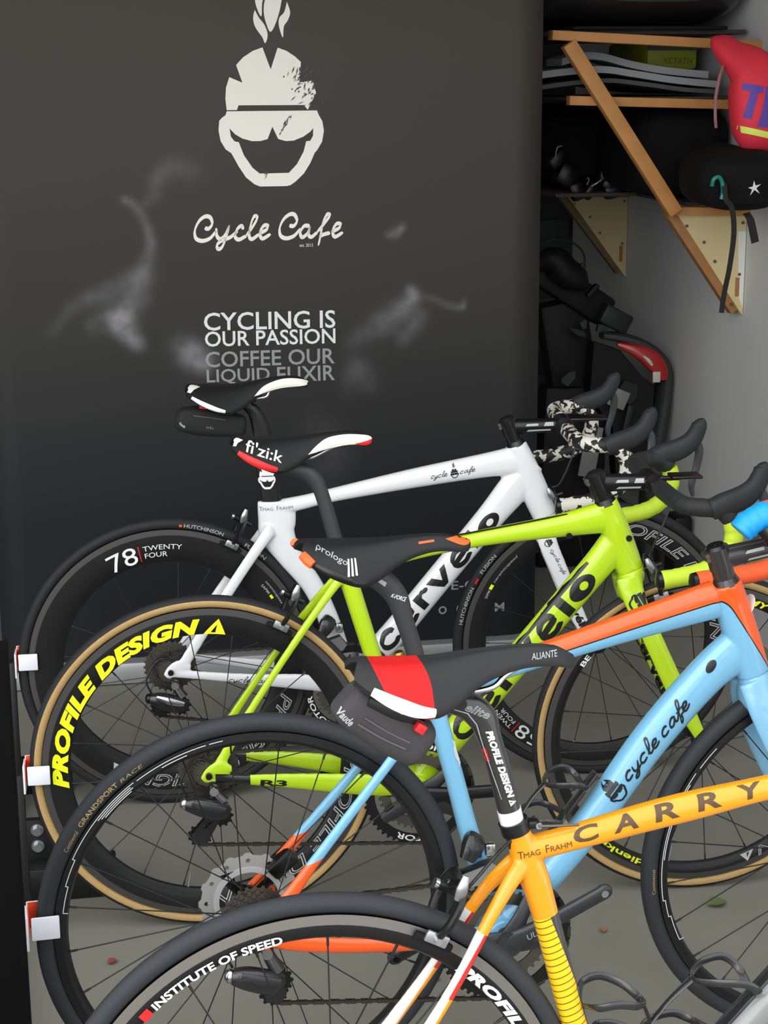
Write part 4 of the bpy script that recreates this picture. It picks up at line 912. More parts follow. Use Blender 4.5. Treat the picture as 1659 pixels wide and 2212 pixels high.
# ================================================================== bike 1: white, against the banner
W = make_bike(dict(label='white road bike with deep black rims parked nearest the banner', loc=(.1523, 3.7215), yaw=-1.4273, lean=.4207, steer=-5.1, wb=.9887, bb=(.405, .266), paint=P_W,
    head=[(.795, .808), (.862, .642)],
    tubes=[([(.24, .684), (.31, .696), (.373, .709), (.55, .739), (.725, .764), (.80, .772)], [(.016, .018), (.016, .016), (.016, .0155), (.018, .022), (.02, .028), (.022, .036)]),
           ([(.793, .81), (.815, .755), (.838, .70), (.862, .642)], [(.023, .024), (.024, .03), (.025, .032), (.026, .028)]),
           ([(.838, .765), (.80, .72), (.73, .637), (.62, .507), (.51, .377), (.405, .266)], [(.018, .022), (.022, .037), (.022, .032), (.022, .031), (.022, .031), (.024, .03)]),
           ([(.249, .702), (.2495, .66), (.25, .625), (.277, .572), (.327, .50), (.365, .41), (.405, .266)], [(.0155, .043), (.0155, .043), (.016, .040), (.016, .029), (.017, .024), (.018, .024), (.022, .026)])],
    webs=[[(.80, .762), (.775, .735), (.80, .70)]],
    stays=[([(.24, .006, .642), (.216, .026, .62), (.129, .042, .50), (.03, .06, .352)], [(.007, .02), (.0075, .0135), (.007, .0125), (.006, .013)]),
           ([(.0, .062, .333), (.10, .060, .318), (.20, .055, .303), (.29, .046, .290), (.39, .028, .270)], [(.006, .010), (.006, .0105), (.007, .014), (.009, .019), (.012, .022)])],
    fork=[(.858, .018, .628), (.866, .036, .585), (.897, .046, .51), (.943, .051, .40), (.984, .054, .338)], forkr=[(.014, .026), (.0085, .022), (.0075, .02), (.0065, .017), (.006, .010)],
    rear=dict(ri=.236, spokes=20, lace=50, ph=.2, hw=.0125, print=[('r', FRAME24(N78), WDEC, .246, .040, 118, 82.5), ('rm', FRAME24(BAR24), RDEC, .246, .040, 118, 82.5), ('t', HUT, GDEC, .3185, .0085, 82.5, 66.5), ('tm', poly_shape(circ(.5, 12)), ODEC, .319, .006, 84.5, 83.2),
                ('t', FUS, GDEC, .3185, .0085, 57, 47), ('r', CER, GDEC, .283, .007, 40, 27), ('r', SAP, GDEC, .272, .006, 40, 34.5), ('rm', SQ, YDEC, .272, .006, 33.5, 31.5), ('r', PDO, ogre, .262, .030, -18, -110), ('rm', TRS, ogre, .262, .028, -115, -121)]),
    front=dict(ri=.258, spokes=18, lace=2, ph=.35, print=[('t', HUT, GDEC, .3185, .0085, 171, 154.5), ('t', FUS, GDEC, .3185, .0085, 147.5, 138), ('tm', SQ, RDEC, .3195, .005, 152.5, 150), ('r', SAP, GDEC, .282, .006, 156.5, 152.4), ('rm', SQ, YDEC, .2815, .0075, 151.8, 149.3), ('r', CER, GDEC, .2815, .0075, 148, 131.5),
                ('r', FRAME24(N58), WDEC, .262, .034, -118, -150), ('rm', FRAME24(BAR24), RDEC, .262, .034, -118, -150), ('r', PDO, ogre, .268, .028, 92, -2), ('rm', TRS, ogre, .268, .026, -5, -11)]),
    post=([(.243, .672), (.237, .715), (.2275, .79), (.221, .855), (.207, .90), (.19, .918), (.175, .924)], [(.011, .023), (.011, .023), (.011, .024), (.012, .021), (.013, .016), (.014, .012), (.014, .010)]),
    saddle=[(.056, .970), (.10, .969), (.175, .970), (.244, .981), (.295, .982), (.325, .970)], clamp=(.19, .930), bar=(.900, .853), tape=CAMO, crank=-62, pulley=(-.025, .246), rd=(-.004, .272), rdchrome=True, fd=(.352, .405), ringtext='ROTOR', ringa=243))
r = W['root']; fr = W['frame']; bv = W['bv']
decal('lettering', fit(TMAG, (.210, .6815), (.284, .6855), .0095), mat('grey_ink', (120, 120, 122), .5), bv, fr)
decal('lettering', fit(CYC1, (.596, .736), (.634, .741), .019), BDEC, bv, fr); decal('lettering', fit(CYC2, (.662, .745), (.698, .750), .018), BDEC, bv, fr)
decal('emblem', xf(LOGO, .022, .022, .649, .752, .13), BDEC, bv, fr, maxe=.01)
d = Vector((.22, .252)).normalized(); n = Vector((d.y, -d.x))
p0 = Vector((.482, .350))+n*.021; p1 = Vector((.748, .655))+n*.021
decal('lettering', fit(CERV, p0, p1, .0475), BDEC, bv, fr, label='large black wordmark')
decal('lettering', fit(CYC, (.126, .2995), (.222, .2895), .020), BDEC, bv, fr)
fo = W['fork']
decal('emblem', xf(HEADS, .020, .020, .866, .588, -1.1), BDEC, W['fbv'], fo, maxe=.01)
decal('lettering', fit(CYC, (.866, .571), (.896, .512), .014), BDEC, W['fbv'], fo); decal('lettering', fit(text_shape('rvélo', bold=.04), (.912, .44), (.95, .37), .018), BDEC, W['fbv'], fo)
decal('emblem', xf(HEADS, .044, .052, .2285, .757, .0), WDEC, W['post'], W['post'], label='white grinning head emblem')
sad = W['sad']
decal('nose_patch', smooth_poly([(.203, .944), (.226, .964), (.262, .976), (.295, .977), (.3225, .97), (.318, .962), (.262, .958)]), mat('cream_leather', (236, 228, 216), .5), sad, sad, label='cream white nose panel')
edge_trim(sad, W['edge'], .062, .15, .0055, WHT, label='white edge trim')
decal('tail_tip', poly_shape([(.0565, .968), (.062, .9695), (.074, .969), (.088, .9665), (.074, .962), (.066, .9555), (.059, .957)]), MATS['cream_leather'], sad, sad, label='cream white tail tip')
MB().box((.955, 0, .868), (.085, .045, .006), bev=.002).box((.915, 0, .864), (.03, .012, .008), bev=.002).build('computer_mount', BLK, W['bar'])

# ================================================================== bike 2: lime
G = make_bike(dict(label='lime green road bike with tan wall tires, second from the banner', loc=(.1918, 3.1176), yaw=-1.7413, lean=.101, steer=-2.1, wb=.9769, bb=(.405, .266), paint=P_G,
    head=[(.777, .816), (.828, .684)],
    tubes=[([(.278, .694), (.367, .728), (.52, .757), (.68, .776), (.785, .792)], [(.014, .013), (.014, .0135), (.015, .0155), (.018, .022), (.021, .033)]),
           ([(.775, .82), (.80, .757), (.828, .684)], [(.022, .024), (.024, .028), (.026, .027)]),
           ([(.818, .757), (.80, .737), (.757, .687), (.607, .51), (.457, .333), (.405, .27)], [(.018, .024), (.021, .034), (.021, .03), (.021, .029), (.022, .029), (.024, .027)]),
           ([(.2715, .708), (.283, .671), (.32, .545), (.362, .407), (.405, .266)], [(.0165, .0185), (.0165, .0178), (.0165, .017), (.018, .017), (.022, .018)])],
    stays=[([(.268, .005, .697), (.248, .016, .680), (.18, .034, .594), (.078, .048, .447), (.012, .06, .338)], [(.008, .013), (.006, .009), (.0055, .0078), (.0055, .0078), (.006, .012)]),
           ([(.0, .062, .331), (.06, .061, .322), (.15, .057, .312), (.285, .046, .291), (.39, .028, .27)], [(.005, .009), (.0055, .010), (.007, .015), (.009, .022), (.012, .022)])],
    fork=[(.822, .018, .672), (.832, .036, .63), (.861, .047, .566), (.92, .051, .44), (.973, .054, .340)], forkr=[(.014, .026), (.0085, .022), (.0075, .0195), (.007, .019), (.006, .011)],
    rear=dict(ri=.259, tan=True, spokes=20, lace=52, print=[('r', PDT, YDEC, .2635, .030, 186.5, 81), ('r', PDO, ogre, .2635, .028, 2, -92)]),
    front=dict(ri=.279, tan=True, spokes=20, lace=48, print=[('r', text_shape('medienkraft', bold=.02), YDEC, .2845, .013, -101, -140), ('r', text_shape('MY KRO', shear=.3, bold=.03), YDEC, .2845, .013, 73, 50), ('r', pd_tri(text_shape('DESIGN', shear=.28, outline=.02)), ogre, .2815, .02, -32, -70), ('r', text_shape('BE', bold=.02), WDEC, .2835, .010, 147, 142)]),
    post=([(.279, .676), (.268, .712), (.248, .79), (.228, .862), (.213, .891), (.19, .905), (.155, .911), (.135, .912)], [.0137, .0137, .0137, .0137, (.014, .0155), (.014, .0145), (.013, .0115), (.011, .008)]),
    postm=mat('satin_carbon', (52, 53, 55), .5, noise=.15, nscale=200),
    saddle=[(.062, .974), (.10, .972), (.188, .972), (.261, .977), (.297, .976), (.325, .963)], clamp=(.165, .922), bar=(.868, .857), reach=.92, tape=LIMET, tape_split=mat('black_bar_tape', (30, 30, 32), .7), crank=2, crankm=BLK, pulley=(-.02, .206), rd=(-.002, .278), rdcap=True, fd=(.352, .412), ringtext='ROTOR'))
fr = G['frame']; bv = G['bv']; sad = G['sad']
decal('lettering', fit(text_shape("fi'zi:k", bold=.008), (.085, .9535), (.151, .931), .019), WDEC, sad, sad, maxe=.01, label='white lettering')
decal('nose_patch', smooth_poly([(.201, .941), (.221, .957), (.243, .968), (.28, .972), (.313, .968), (.3235, .960), (.30, .953), (.257, .951)]), MATS['cream_leather'], sad, sad, label='cream white nose panel')
decal('nose_edge', poly_shape([(.29, .9555), (.3235, .9605), (.321, .953), (.30, .950)]), RDEC, sad, sad, off=.0012)
edge_trim(sad, G['edge'], .072, .155, .0075, RDEC, label='red edge trim')
decal('tail_tip', poly_shape([(.0625, .971), (.068, .9728), (.076, .972), (.084, .9695), (.074, .966), (.070, .961), (.065, .961)]), MATS['cream_leather'], sad, sad, label='cream white tail tip')
d = Vector((.3, .354)).normalized(); n = Vector((d.y, -d.x)); cl = Vector((.607, .51))
p0 = cl-d*.19+n*.0225; p1 = cl+d*.222+n*.0225
decal('lettering', fit(CERV, p0, p1, .052), BDEC, bv, fr, maxe=.008, label='large black wordmark')
a0 = cl-d*.12-n*.0215; a1 = cl+d*.235-n*.0215
decal('stripe', poly_shape([tuple(a0), tuple(a1), tuple(a1-n*.009), tuple(a0-n*.009)]), BDEC, bv, fr, label='black stripe along the down tube')
decal('lettering', fit(text_shape('R3', bold=.035), (.096, .3085), (.147, .303), .0125), BDEC, bv, fr)
MB().loft([(.305, -.004, .752), (.40, -.006, .7585), (.54, -.006, .776), (.70, -.006, .8005)], [(.0035, .0012)]*4, 8).build('stripe', BDEC, fr)
for x_, z_ in ((.818, .752), (.70, .762)): MB().cyl((x_, -.026, z_), (x_, -.0225, z_), .006, 12).build('cable_port', BLK, fr)
decal('emblem', xf(HEADS, .042, .042, .838, .630, -1.05), BDEC, G['fbv'], G['fork'], maxe=.012); decal('emblem', xf(FLAMESH, .042, .042, .838, .630, -1.05), BDEC, G['fbv'], G['fork'], maxe=.012)
fb = G['fbv']
def inner(x, z):
    h = fb.ray_cast(Vector((x, 0.0, z)), Vector((0, 1, 0)), .2); return (h[0] if h[0] is not None else Vector((x, .04, z))) + Vector((0, -.0008, 0))
link('lettering', decal_mesh('lettering', fit(text_shape('cervélo', bold=.04), (.850, .535), (.925, .375), .022), BDEC, inner, .006), G['fork'])
MB().box((.925, -.02, .872), (.06, .04, .006), bev=.002).box((.895, -.02, .868), (.04, .012, .008), bev=.002).build('computer_mount', BLK, G['bar'])
cable(G['root'], [(.30, .0, .60), (.318, -.004, .575), (.33, -.006, .548), (.336, -.008, .52)], r=.0015, m_=WHT, name='loose_cable')

# ================================================================== bike 3: sky blue and orange, disc brakes
B = make_bike(dict(label='sky blue and orange road bike with disc brakes, third from the banner', loc=(.2167, 2.4816), yaw=2.9095, lean=-.6528, steer=-.7, wb=.983, bb=(.40, .268), paint=P_B, forkpaint=BLUE,
    head=[(.773, .824), (.826, .670)],
    tubes=[([(.285, .672), (.413, .714), (.515, .741), (.63, .769), (.755, .799)], [(.015, .0145), (.016, .0175), (.017, .0205), (.018, .025), (.021, .032)]),
           ([(.771, .826), (.795, .757), (.826, .670)], [(.023, .025), (.025, .029), (.027, .028)]),
           ([(.805, .715), (.75, .675), (.655, .571), (.548, .425), (.47, .335), (.40, .268)], [(.022, .04), (.024, .033), (.025, .031), (.025, .027), (.025, .026), (.026, .026)]),
           ([(.288, .682), (.296, .645), (.325, .536), (.353, .427), (.40, .268)], [(.0155, .016), (.0155, .0158), (.0158, .0155), (.017, .0165), (.022, .019)])],
    stays=[([(.285, .005, .668), (.268, .02, .652), (.222, .037, .60), (.085, .054, .437), (.012, .066, .345)], [(.008, .010), (.007, .009), (.0065, .0085), (.0065, .0095), (.007, .017)]),
           ([(.0, .067, .333), (.06, .065, .312), (.20, .057, .288), (.39, .028, .268)], [(.007, .013), (.007, .014), (.008, .013), (.012, .018)])],
    fork=[(.822, .018, .66), (.834, .038, .615), (.865, .051, .54), (.92, .056, .43), (.977, .060, .341)], forkr=[(.015, .027), (.010, .026), (.009, .023), (.008, .019), (.007, .012)],
    rear=dict(ri=.287, tr=.0145, rub=RUB2, spokes=24, lace=58, track=False, print=[('t', text_shape('GRANDSPORT', bold=.02), mat('gold_print', (176, 150, 104), .5), .3165, .008, 145, 129.5), ('t', text_shape('RACE', shear=.2), MATS['gold_print'], .3165, .006, 128.5, 121), ('t', text_shape('Continental'), MATS['gold_print'], .3165, .007, 153, 146.5)]),
    front=dict(ri=.290, tr=.0145, rub=RUB2, spokes=24, lace=56, track=False, print=[('t', text_shape('Continental'), MATS['gold_print'], .3165, .006, 187, 179)]),
    post=([(.283, .66), (.272, .70), (.259, .755), (.245, .80), (.231, .843), (.205, .872), (.172, .886), (.15, .889)], [.0137, .0137, .0137, .014, (.014, .0175), (.014, .018), (.0135, .0135), (.012, .009)]), postm=MATS['satin_carbon'],
    saddle=[(.080, .941), (.12, .939), (.203, .937), (.26, .939), (.308, .937), (.347, .925)], sadmat=mat('saddle_satin', (28, 28, 29), .5, spec=.35), clamp=(.185, .897), railm=mat('titan_rail', (150, 146, 136), .35, metal=.9), bar=(.893, .888), reach=1.0, bartail=-.078, tape=ORAT, capm=BLK, crank=27, cranktext='ULTEGRA', rim_brake=False, pulley=(.022, .222), rd=(-.004, .268), rdcap=True, fd=(.345, .418),
    stemm=mat('carbon_stem', (48, 46, 45), .3, coat=.4), cages=[((.478, .405), (.560, .513), (-.787, .617))], cagek=.8))
fr = B['frame']; bv = B['bv']; sad = B['sad']
d = Vector((.107, .146)).normalized(); ang = math.atan2(d.y, d.x)
decal('emblem', xf(HEADS, .040, .040, .588, .494, ang), BDEC, bv, fr, maxe=.012, label='black head emblem'); decal('emblem', xf(FLAMESH, .040, .040, .588, .494, ang), BDEC, bv, fr, maxe=.012)
n = Vector((d.y, -d.x)); p0 = Vector((.608, .508))+n*.010; p1 = Vector((.712, .632))+n*.010
decal('lettering', fit(script_word('cycle cafe', .3), p0, p1, .036), BDEC, bv, fr, label='black script lettering')
decal('badge', poly_shape(circ(1, 24)) and xf(poly_shape(circ(1, 24)), .011, .024, .332, .583, .28), WDEC, bv, fr, label='white oval badge')
MB().lathe_y([(.0, -.001), (.018, -.001), (.018, .0005), (.0, .0005)], 24).build('badge', WDEC, fr).matrix_local = Matrix.Translation((.8135, 0, .785)) @ Matrix.Rotation(math.radians(110), 4, 'Y') @ Matrix.Rotation(math.radians(90), 4, 'X')
decal('cable_port', xf(poly_shape(circ(1, 20)), .012, .0065, .744, .693, .95), BLK, bv, fr); 
for x_, z_ in ((.612, .776), (.676, .796)): MB().cyl((x_, -.004, z_-.002), (x_, -.004, z_+.0035), .004, 10).build('boss_screw', BLK, fr)
# rim line work
LW = WDEC
def arc_line(par, r0, a0, a1, w=.0012, steps=((0, 0),)):
    polar('marking', SQ, LW, par, r0, w, a0, a1, lambda r: -.0142, maxe=.01)
def rad_line(par, a, ra, rb_): polar('marking', SQ, LW, par, ra, rb_-ra, a+.12, a-.12, lambda r: -.0142)
for par, seg_ in ((B['rw'], [(.2965, 171.5, 163), (.3005, 163, 154.5), (.3045, 154.5, 126), (.3015, 141, 127.5), (.2985, 140, 127), (.2955, 139, 128), (.3035, 125, 103), (.2985, 117, 109), (.3035, 102, 98)]), (B['fw'], [(.2965, 205.4, 196), (.3005, 196, 190), (.3045, 190, 146), (.3015, 176, 150), (.3035, 144, 136)])):
    for r_, a_, b_ in seg_: arc_line(par, r_, a_, b_)
    for (ra, A0, A1), (rb_, B0, B1) in zip(seg_, seg_[1:3]): rad_line(par, A1, min(ra, rb_), max(ra, rb_)+.0012)
    rad_line(par, seg_[0][1], .2895, .2975)
# saddle print
decal('lettering', fit(text_shape('prologo', shear=.1, bold=.005), (.101, .932), (.143, .909), .010), GDEC, sad, sad)
for k in range(3): o_ = k*.0052; decal('stripe', poly_shape([(.147+o_, .9195), (.1495+o_, .919), (.1465+o_*1.25, .897), (.143+o_*1.25, .8975)]), WDEC, sad, sad)
decal('nose_patch', smooth_poly([(.305, .9315), (.33, .9335), (.3465, .927), (.343, .921), (.33, .921)]), ODEC, sad, sad, label='orange nose flash')
for s_ in (-1, 1): MB().loft([(.0805, s_*.037, .9285), (.086, s_*.046, .9225), (.093, s_*.053, .9165)], [(.0045, .007), (.0055, .008), (.0045, .007)], 10).build('tail_tip', ODEC, sad, label='orange tail corner')
edge_trim(sad, B['edge'], .092, .15, .0065, BLK)
decal('marking', poly_shape([(.262, .9275), (.287, .929), (.287, .932), (.262, .9305)]), ODEC, sad, sad)
decal('lettering', fit(text_shape('K-FORCE', shear=.3, bold=.02), (.2195, .846), (.243, .8365), .0065), WDEC, B['post'], B['post'])
decal('marking', poly_shape([(.192, .878), (.196, .8815), (.2135, .869), (.2105, .863)]), GDEC, B['post'], B['post'])
MB().box((.352, -.028, .417), (.022, .012, .02), bev=.003).build('cable_stop', mat('blue_anodised', (30, 90, 190), .3, metal=.7), B['frame'])

SADO = mat('saddle_grey_black', (40, 40, 41), .6, bump=.12, bscale=600, spec=.35); s = SN(SADO)
hi = s.op('MAXIMUM', s.op('ADD', s.z, -.928), 0.0)
rd_ = s.mul(s.gt(s.lin(1, .4, -.072-.4*.957), 0), s.lt(s.op('MULTIPLY_ADD', s.mul(hi, hi), 9.0, s.x), .138))
s.color(s.mix(rd_, (36, 36, 37), (196, 14, 16)))
# ================================================================== bike 4: orange, nearest the camera
O = make_bike(dict(label='orange yellow road bike nearest the camera, partly cut by the frame edge', loc=(.2323, 1.8387), yaw=.7792, lean=1.8989, steer=0, wb=.98, bb=(.385, .268), paint=P_O, forkpaint=BLK,
    head=[(.77, .815), (.822, .675)],
    tubes=[([(.255, .702), (.317, .713), (.415, .732), (.48, .743), (.57, .757), (.67, .77), (.78, .79)], [(.016, .0165), (.0155, .0155), (.0165, .0178), (.0165, .0178), (.0155, .0150), (.017, .018), (.02, .026)]),
           ([(.768, .818), (.795, .75), (.822, .675)], [(.023, .024), (.025, .027), (.027, .027)]),
           ([(.80, .705), (.68, .58), (.557, .45), (.46, .348), (.385, .268)], [(.022, .034), (.024, .026), (.024, .022), (.025, .024), (.026, .025)]),
           ([(.2508, .733), (.26, .70), (.2725, .667), (.288, .613), (.326, .466), (.385, .268)], [(.0165, .0145), (.0168, .0175), (.0165, .0185), (.0165, .0165), (.0175, .0165), (.022, .019)])],
    stays=[([(.262, .004, .690), (.245, .014, .678), (.209, .03, .631), (.148, .043, .531), (.012, .06, .343)], [(.010, .015), (.009, .0115), (.0075, .0085), (.0065, .008), (.006, .013)]),
           ([(.0, .062, .331), (.10, .060, .318), (.27, .046, .288), (.375, .028, .268)], [(.006, .010), (.007, .012), (.009, .016), (.012, .02)])],
    fork=[(.82, .018, .66), (.832, .036, .615), (.865, .047, .54), (.92, .051, .43), (.974, .054, .341)], forkr=[(.015, .026), (.009, .024), (.008, .021), (.007, .018), (.006, .011)],
    rear=dict(ri=.279, tr=.0125, rub=RUB2, spokes=20, lace=50, ph=.25, trackm=TRACKS, print=[('r', text_shape('INSTITUTE OF SPEED', bold=.03), WDEC, .2835, .0105, 131.5, 97.5), ('rm', SQ, RDEC, .2830, .0115, 135.4, 132.6), ('r', PDT, WDEC, .2825, .0135, 53, -8)]),
    front=dict(ri=.279, rub=RUB2, spokes=18, lace=3, trackm=TRACKS),
    post=([(.254, .71), (.2435, .747), (.231, .80), (.217, .85), (.207, .876), (.188, .892), (.16, .899), (.14, .902)], [.0138, .0138, .0138, .0142, (.014, .018), (.014, .0165), (.0135, .012), (.012, .008)]), postm=mat('gloss_carbon', (38, 36, 36), .3, coat=.6, noise=.2, nscale=300),
    saddle=[(.050, .958), (.10, .955), (.15, .955), (.20, .960), (.26, .962), (.295, .958), (.319, .945)], wing=.95, sadmat=SADO, clamp=(.175, .908), bar=(.865, .875), tape=MATS['black_bar_tape'], crank=-40, pulley=(.0, .20), rd=(-.004, .27), fd=(.335, .42),
    cages=[((.353, .39), (.322, .515), (.966, .258)), ((.46, .372), (.585, .505), (-.694, .72))]))
fr = O['frame']; bv = O['bv']; sad = O['sad']; po = O['post']
BRN = mat('dark_brown_print', (84, 62, 36), .4)
ttc = catmull([(.255, .702), (.317, .713), (.415, .732), (.48, .743), (.57, .757), (.67, .77)], 8)
def tt_axis(x):
    for a, b in zip(ttc, ttc[1:]):
        if a[0] <= x <= b[0]: return a[1]+(b[1]-a[1])*(x-a[0])/(b[0]-a[0])
    return .757
for ch, x_ in (('C', .333), ('A', .384), ('R', .436), ('R', .490), ('Y', .541)):
    wrap_decal('lettering', fit(text_shape(ch, bold=.03), (x_-.0155, -.003), (x_+.0155, -.003), .0215), BRN, bv, fr, tt_axis, .0168, label='dark brown letter')
decal('lettering', fit(TMAG, (.249, .698), (.316, .7085), .0095), BRN, bv, fr)
d = Vector((.029, -.097)).normalized(); n = Vector((-d.y, d.x))
p0 = Vector((.2085, .862)); p1 = Vector((.2395, .766))
decal('lettering', fit(PDT, p0, p1, .0085), WDEC, po, po, label='white lettering running down the post')
decal('lettering', fit(text_shape('elite', shear=.3, outline=.02), (.183, .8905), (.212, .8765), .010), GDEC, po, po)
decal('stripe', poly_shape([(.170, .893), (.188, .8865), (.199, .872), (.205, .853), (.2295, .775), (.2288, .775), (.204, .852), (.198, .871), (.187, .8855), (.17, .8922)]), GDEC, po, po)
decal('marking', poly_shape([(.2015, .838), (.2075, .84), (.2125, .823), (.2075, .822)]), RDEC, po, po)
MB().loft([(.2448, 0, .7415), (.2410, 0, .7575)], [.0147, .0147], 24, smooth=False).build('post_band', WHT, po, label='white band round the post')
cl_ = MB().loft([(.2505, 0, .7275), (.2458, 0, .7425)], [.0182, .0182], 24, smooth=False).box((.271, 0, .7365), (.014, .016, .010), bev=.002).build('seat_clamp', BLK, O['root'])
MB().cyl((.2755, -.012, .737), (.2755, .012, .737), .0042, 12).build('clamp_bolt', CHR, cl_)
cable(O['root'], [(.275, -.012, .737), (.295, -.013, .736), (.325, -.012, .7345)], r=.0018, m_=STEEL, name='gear_cable')
cable(O['root'], [(.238, -.02, .725), (.22, -.03, .715), (.195, -.034, .69), (.175, -.03, .665), (.163, -.02, .64)], r=.0022)
decal('lettering', fit(text_shape('ALIANTE', shear=.25), (.263, .9475), (.296, .9485), .0065), GDEC, sad, sad)
sx0 = .0
edge_trim(sad, O['edge'], .062, .142, .0085, mat('white_rubber', (244, 244, 244), .4), label='white edge guard')

# ================================================================== saddle bags, light, stand, leaves
def in_bike(bk, o): o.matrix_world = bk['root'].matrix_world @ o.matrix_local
def world_part(bk, mb, name, M, label, cat, group=None):
    Mx = Matrix.Translation(bk['root'].location) @ bk['root'].rotation_euler.to_matrix().to_4x4()
    o = mb.build(name, M); o.matrix_world = Mx; return tag(o, label, cat, group)
BAGM = mat('bag_fabric', (58, 55, 57), .8, noise=.12, nscale=60, bump=.3, bscale=300)
BAGB = mat('bag_black', (22, 22, 23), .8, bump=.3, bscale=300)
def saddle_bag(bk, pts, rad, M, label, zips, tags_, caps):
    t = world_part(bk, MB().loft(pts, rad, 24, e=3.2), 'saddle_bag', M, label, 'saddle bag', 'saddle bags')
    for z in zips: MB().loft(z, .0013, 6).build('zip', mat('zip_grey', (84, 82, 84), .5), t)
    for c_, d_, r_, M_ in tags_: MB().box(c_, d_, Matrix.Rotation(r_, 3, 'Y'), bev=.001).build('strap_tab', M_, t)
    if caps: MB().loft(*caps, 16, e=3).build('mounting_plate', BLK, t)
    return t
bO = saddle_bag(O, [(.040, -.012, .917), (.047, -.012, .911), (.078, -.012, .888), (.112, -.012, .866), (.130, -.012, .855), (.137, -.012, .850)], [(.018, .018), (.027, .026), (.031, .029), (.032, .030), (.029, .027), (.018, .016)], BAGM, 'charcoal zipped saddle bag hanging under the red and black saddle',
           [[(.052, -.0435, .893), (.08, -.0445, .874), (.107, -.0445, .859)], [(.06, -.0435, .900), (.085, -.044, .882), (.112, -.044, .866)]], [((.124, -.045, .884), (.012, .012, .011), .6, RDEC), ((.095, -.05, .911), (.02, .008, .004), .6, YDEC)], ([(.065, -.02, .918), (.095, -.02, .902), (.128, -.02, .884)], [(.022, .009), (.024, .011), (.02, .009)]))
bOv = bvh_of(bO); decal('lettering', fit(text_shape('Vaude', bold=.03), (.028, .905), (.043, .889), .010), GDEC, bOv, bO)
bW = saddle_bag(W, [(.032, 0, .895), (.045, 0, .893), (.09, 0, .888), (.14, 0, .880), (.178, 0, .874), (.186, 0, .873)], [(.016, .016), (.028, .026), (.03, .032), (.028, .028), (.022, .022), (.01, .012)], BAGB, 'black saddle bag with red tabs under the topmost saddle',
           [[(.07, -.0305, .905), (.11, -.031, .899), (.14, -.03, .893)]], [((.092, -.03, .924), (.016, .01, .008), .2, RDEC), ((.130, -.03, .913), (.013, .01, .010), .2, RDEC)], None)
bWv = bvh_of(bW); decal('lettering', fit(text_shape('Vaude', bold=.03), (.038, .888), (.05, .878), .006), GDEC, bWv, bW); decal('lettering', fit(text_shape('ab', bold=.02), (.096, .877), (.113, .873), .006), mat('dim_grey_print', (90, 92, 94), .5), bWv, bW)

lt_p = catmull([(.848, -.03, .902, .012), (.846, -.03, .915, .019), (.836, -.03, .931, .0235), (.820, -.03, .939, .0245), (.804, -.03, .934, .023), (.788, -.03, .925, .0225), (.779, -.03, .916, .0205)], 5)
lt = world_part(B, MB().loft([p[:3] for p in lt_p], [p[3]*(1.0 if i_ % 4 < 2 else .945) for i_, p in enumerate(lt_p)], 24, smooth=False), 'bike_light', mat('blue_silicone', (18, 152, 226), .45), 'blue ribbed silicone light strapped above the blue bike stem', 'light')
MB().loft([(.815, -.045, .925), (.826, -.054, .908), (.830, -.057, .902)], [.0155, .0165, .0155], 20, smooth=False).build('lens_housing', BLK, lt)
MB().loft([(.830, -.057, .9025), (.8315, -.058, .900)], [.0125, .010], 20, smooth=False).build('lens', mat('dark_lens', (40, 46, 44), .08, coat=1), lt)
MB().bar((.850, 0, .886), (.849, -.03, .904), .012, .018, bev=.003).build('bracket', BLK, lt)

cap_ = world_part(G, MB().cyl((.382, -.02, .50), (.372, -.02, .537), .011, 20).cyl((.36, -.004, .512), (.378, -.02, .512), .004, 8), 'cartridge_inflator', mat('white_cartridge', (222, 222, 216), .3), 'small white gas cartridge with brass cap on the lime seat tube', 'inflator')
MB().loft([(.372, -.02, .537), (.3712, -.02, .5405), (.3698, -.02, .546), (.369, -.02, .549)], [.0112, .0112, .009, .003], 20).build('brass_cap', mat('brass', (176, 140, 70), .2, metal=1), cap_)

# wheel stand
stn = empty('wheel_stand', 'black steel wheel stand with white clips holding the rear tires', 'stand', (-.2, 2.6, 0))
K1 = Vector((-.2, 2.6, 0))
def spart(mb, name, M, par=None, label=None):
    mb.v = [tuple(Vector(v)-K1) for v in mb.v]; return mb.build(name, M, par or stn, label=label)
SB = mat('stand_black', (20, 20, 21), .5)
spart(MB().box((-.25, 3.08, .04), (.08, 1.68, .06), bev=.004), 'base_beam', SB)
for y_, x1 in ((3.30, .01), (3.86, -.08), (2.02, -.1)):
    ft = spart(MB().box(((x1-.3)/2, y_, .036), (x1+.3, .07, .07), bev=.004), 'foot', SB)
spart(MB().box((-.165, 3.33, .10), (.1, .02, .11), bev=.003), 'bracket_plate', SB)
for z_ in (.10, .135): spart(MB().cyl((-.145, 3.319, z_), (-.145, 3.305, z_), .009, 6).cyl((-.145, 3.322, z_), (-.145, 3.316, z_), .013, 14), 'bolt', ALU)
WP = mat('white_plastic', (240, 240, 248), .4); OP = mat('orange_plastic', (250, 84, 44), .45)
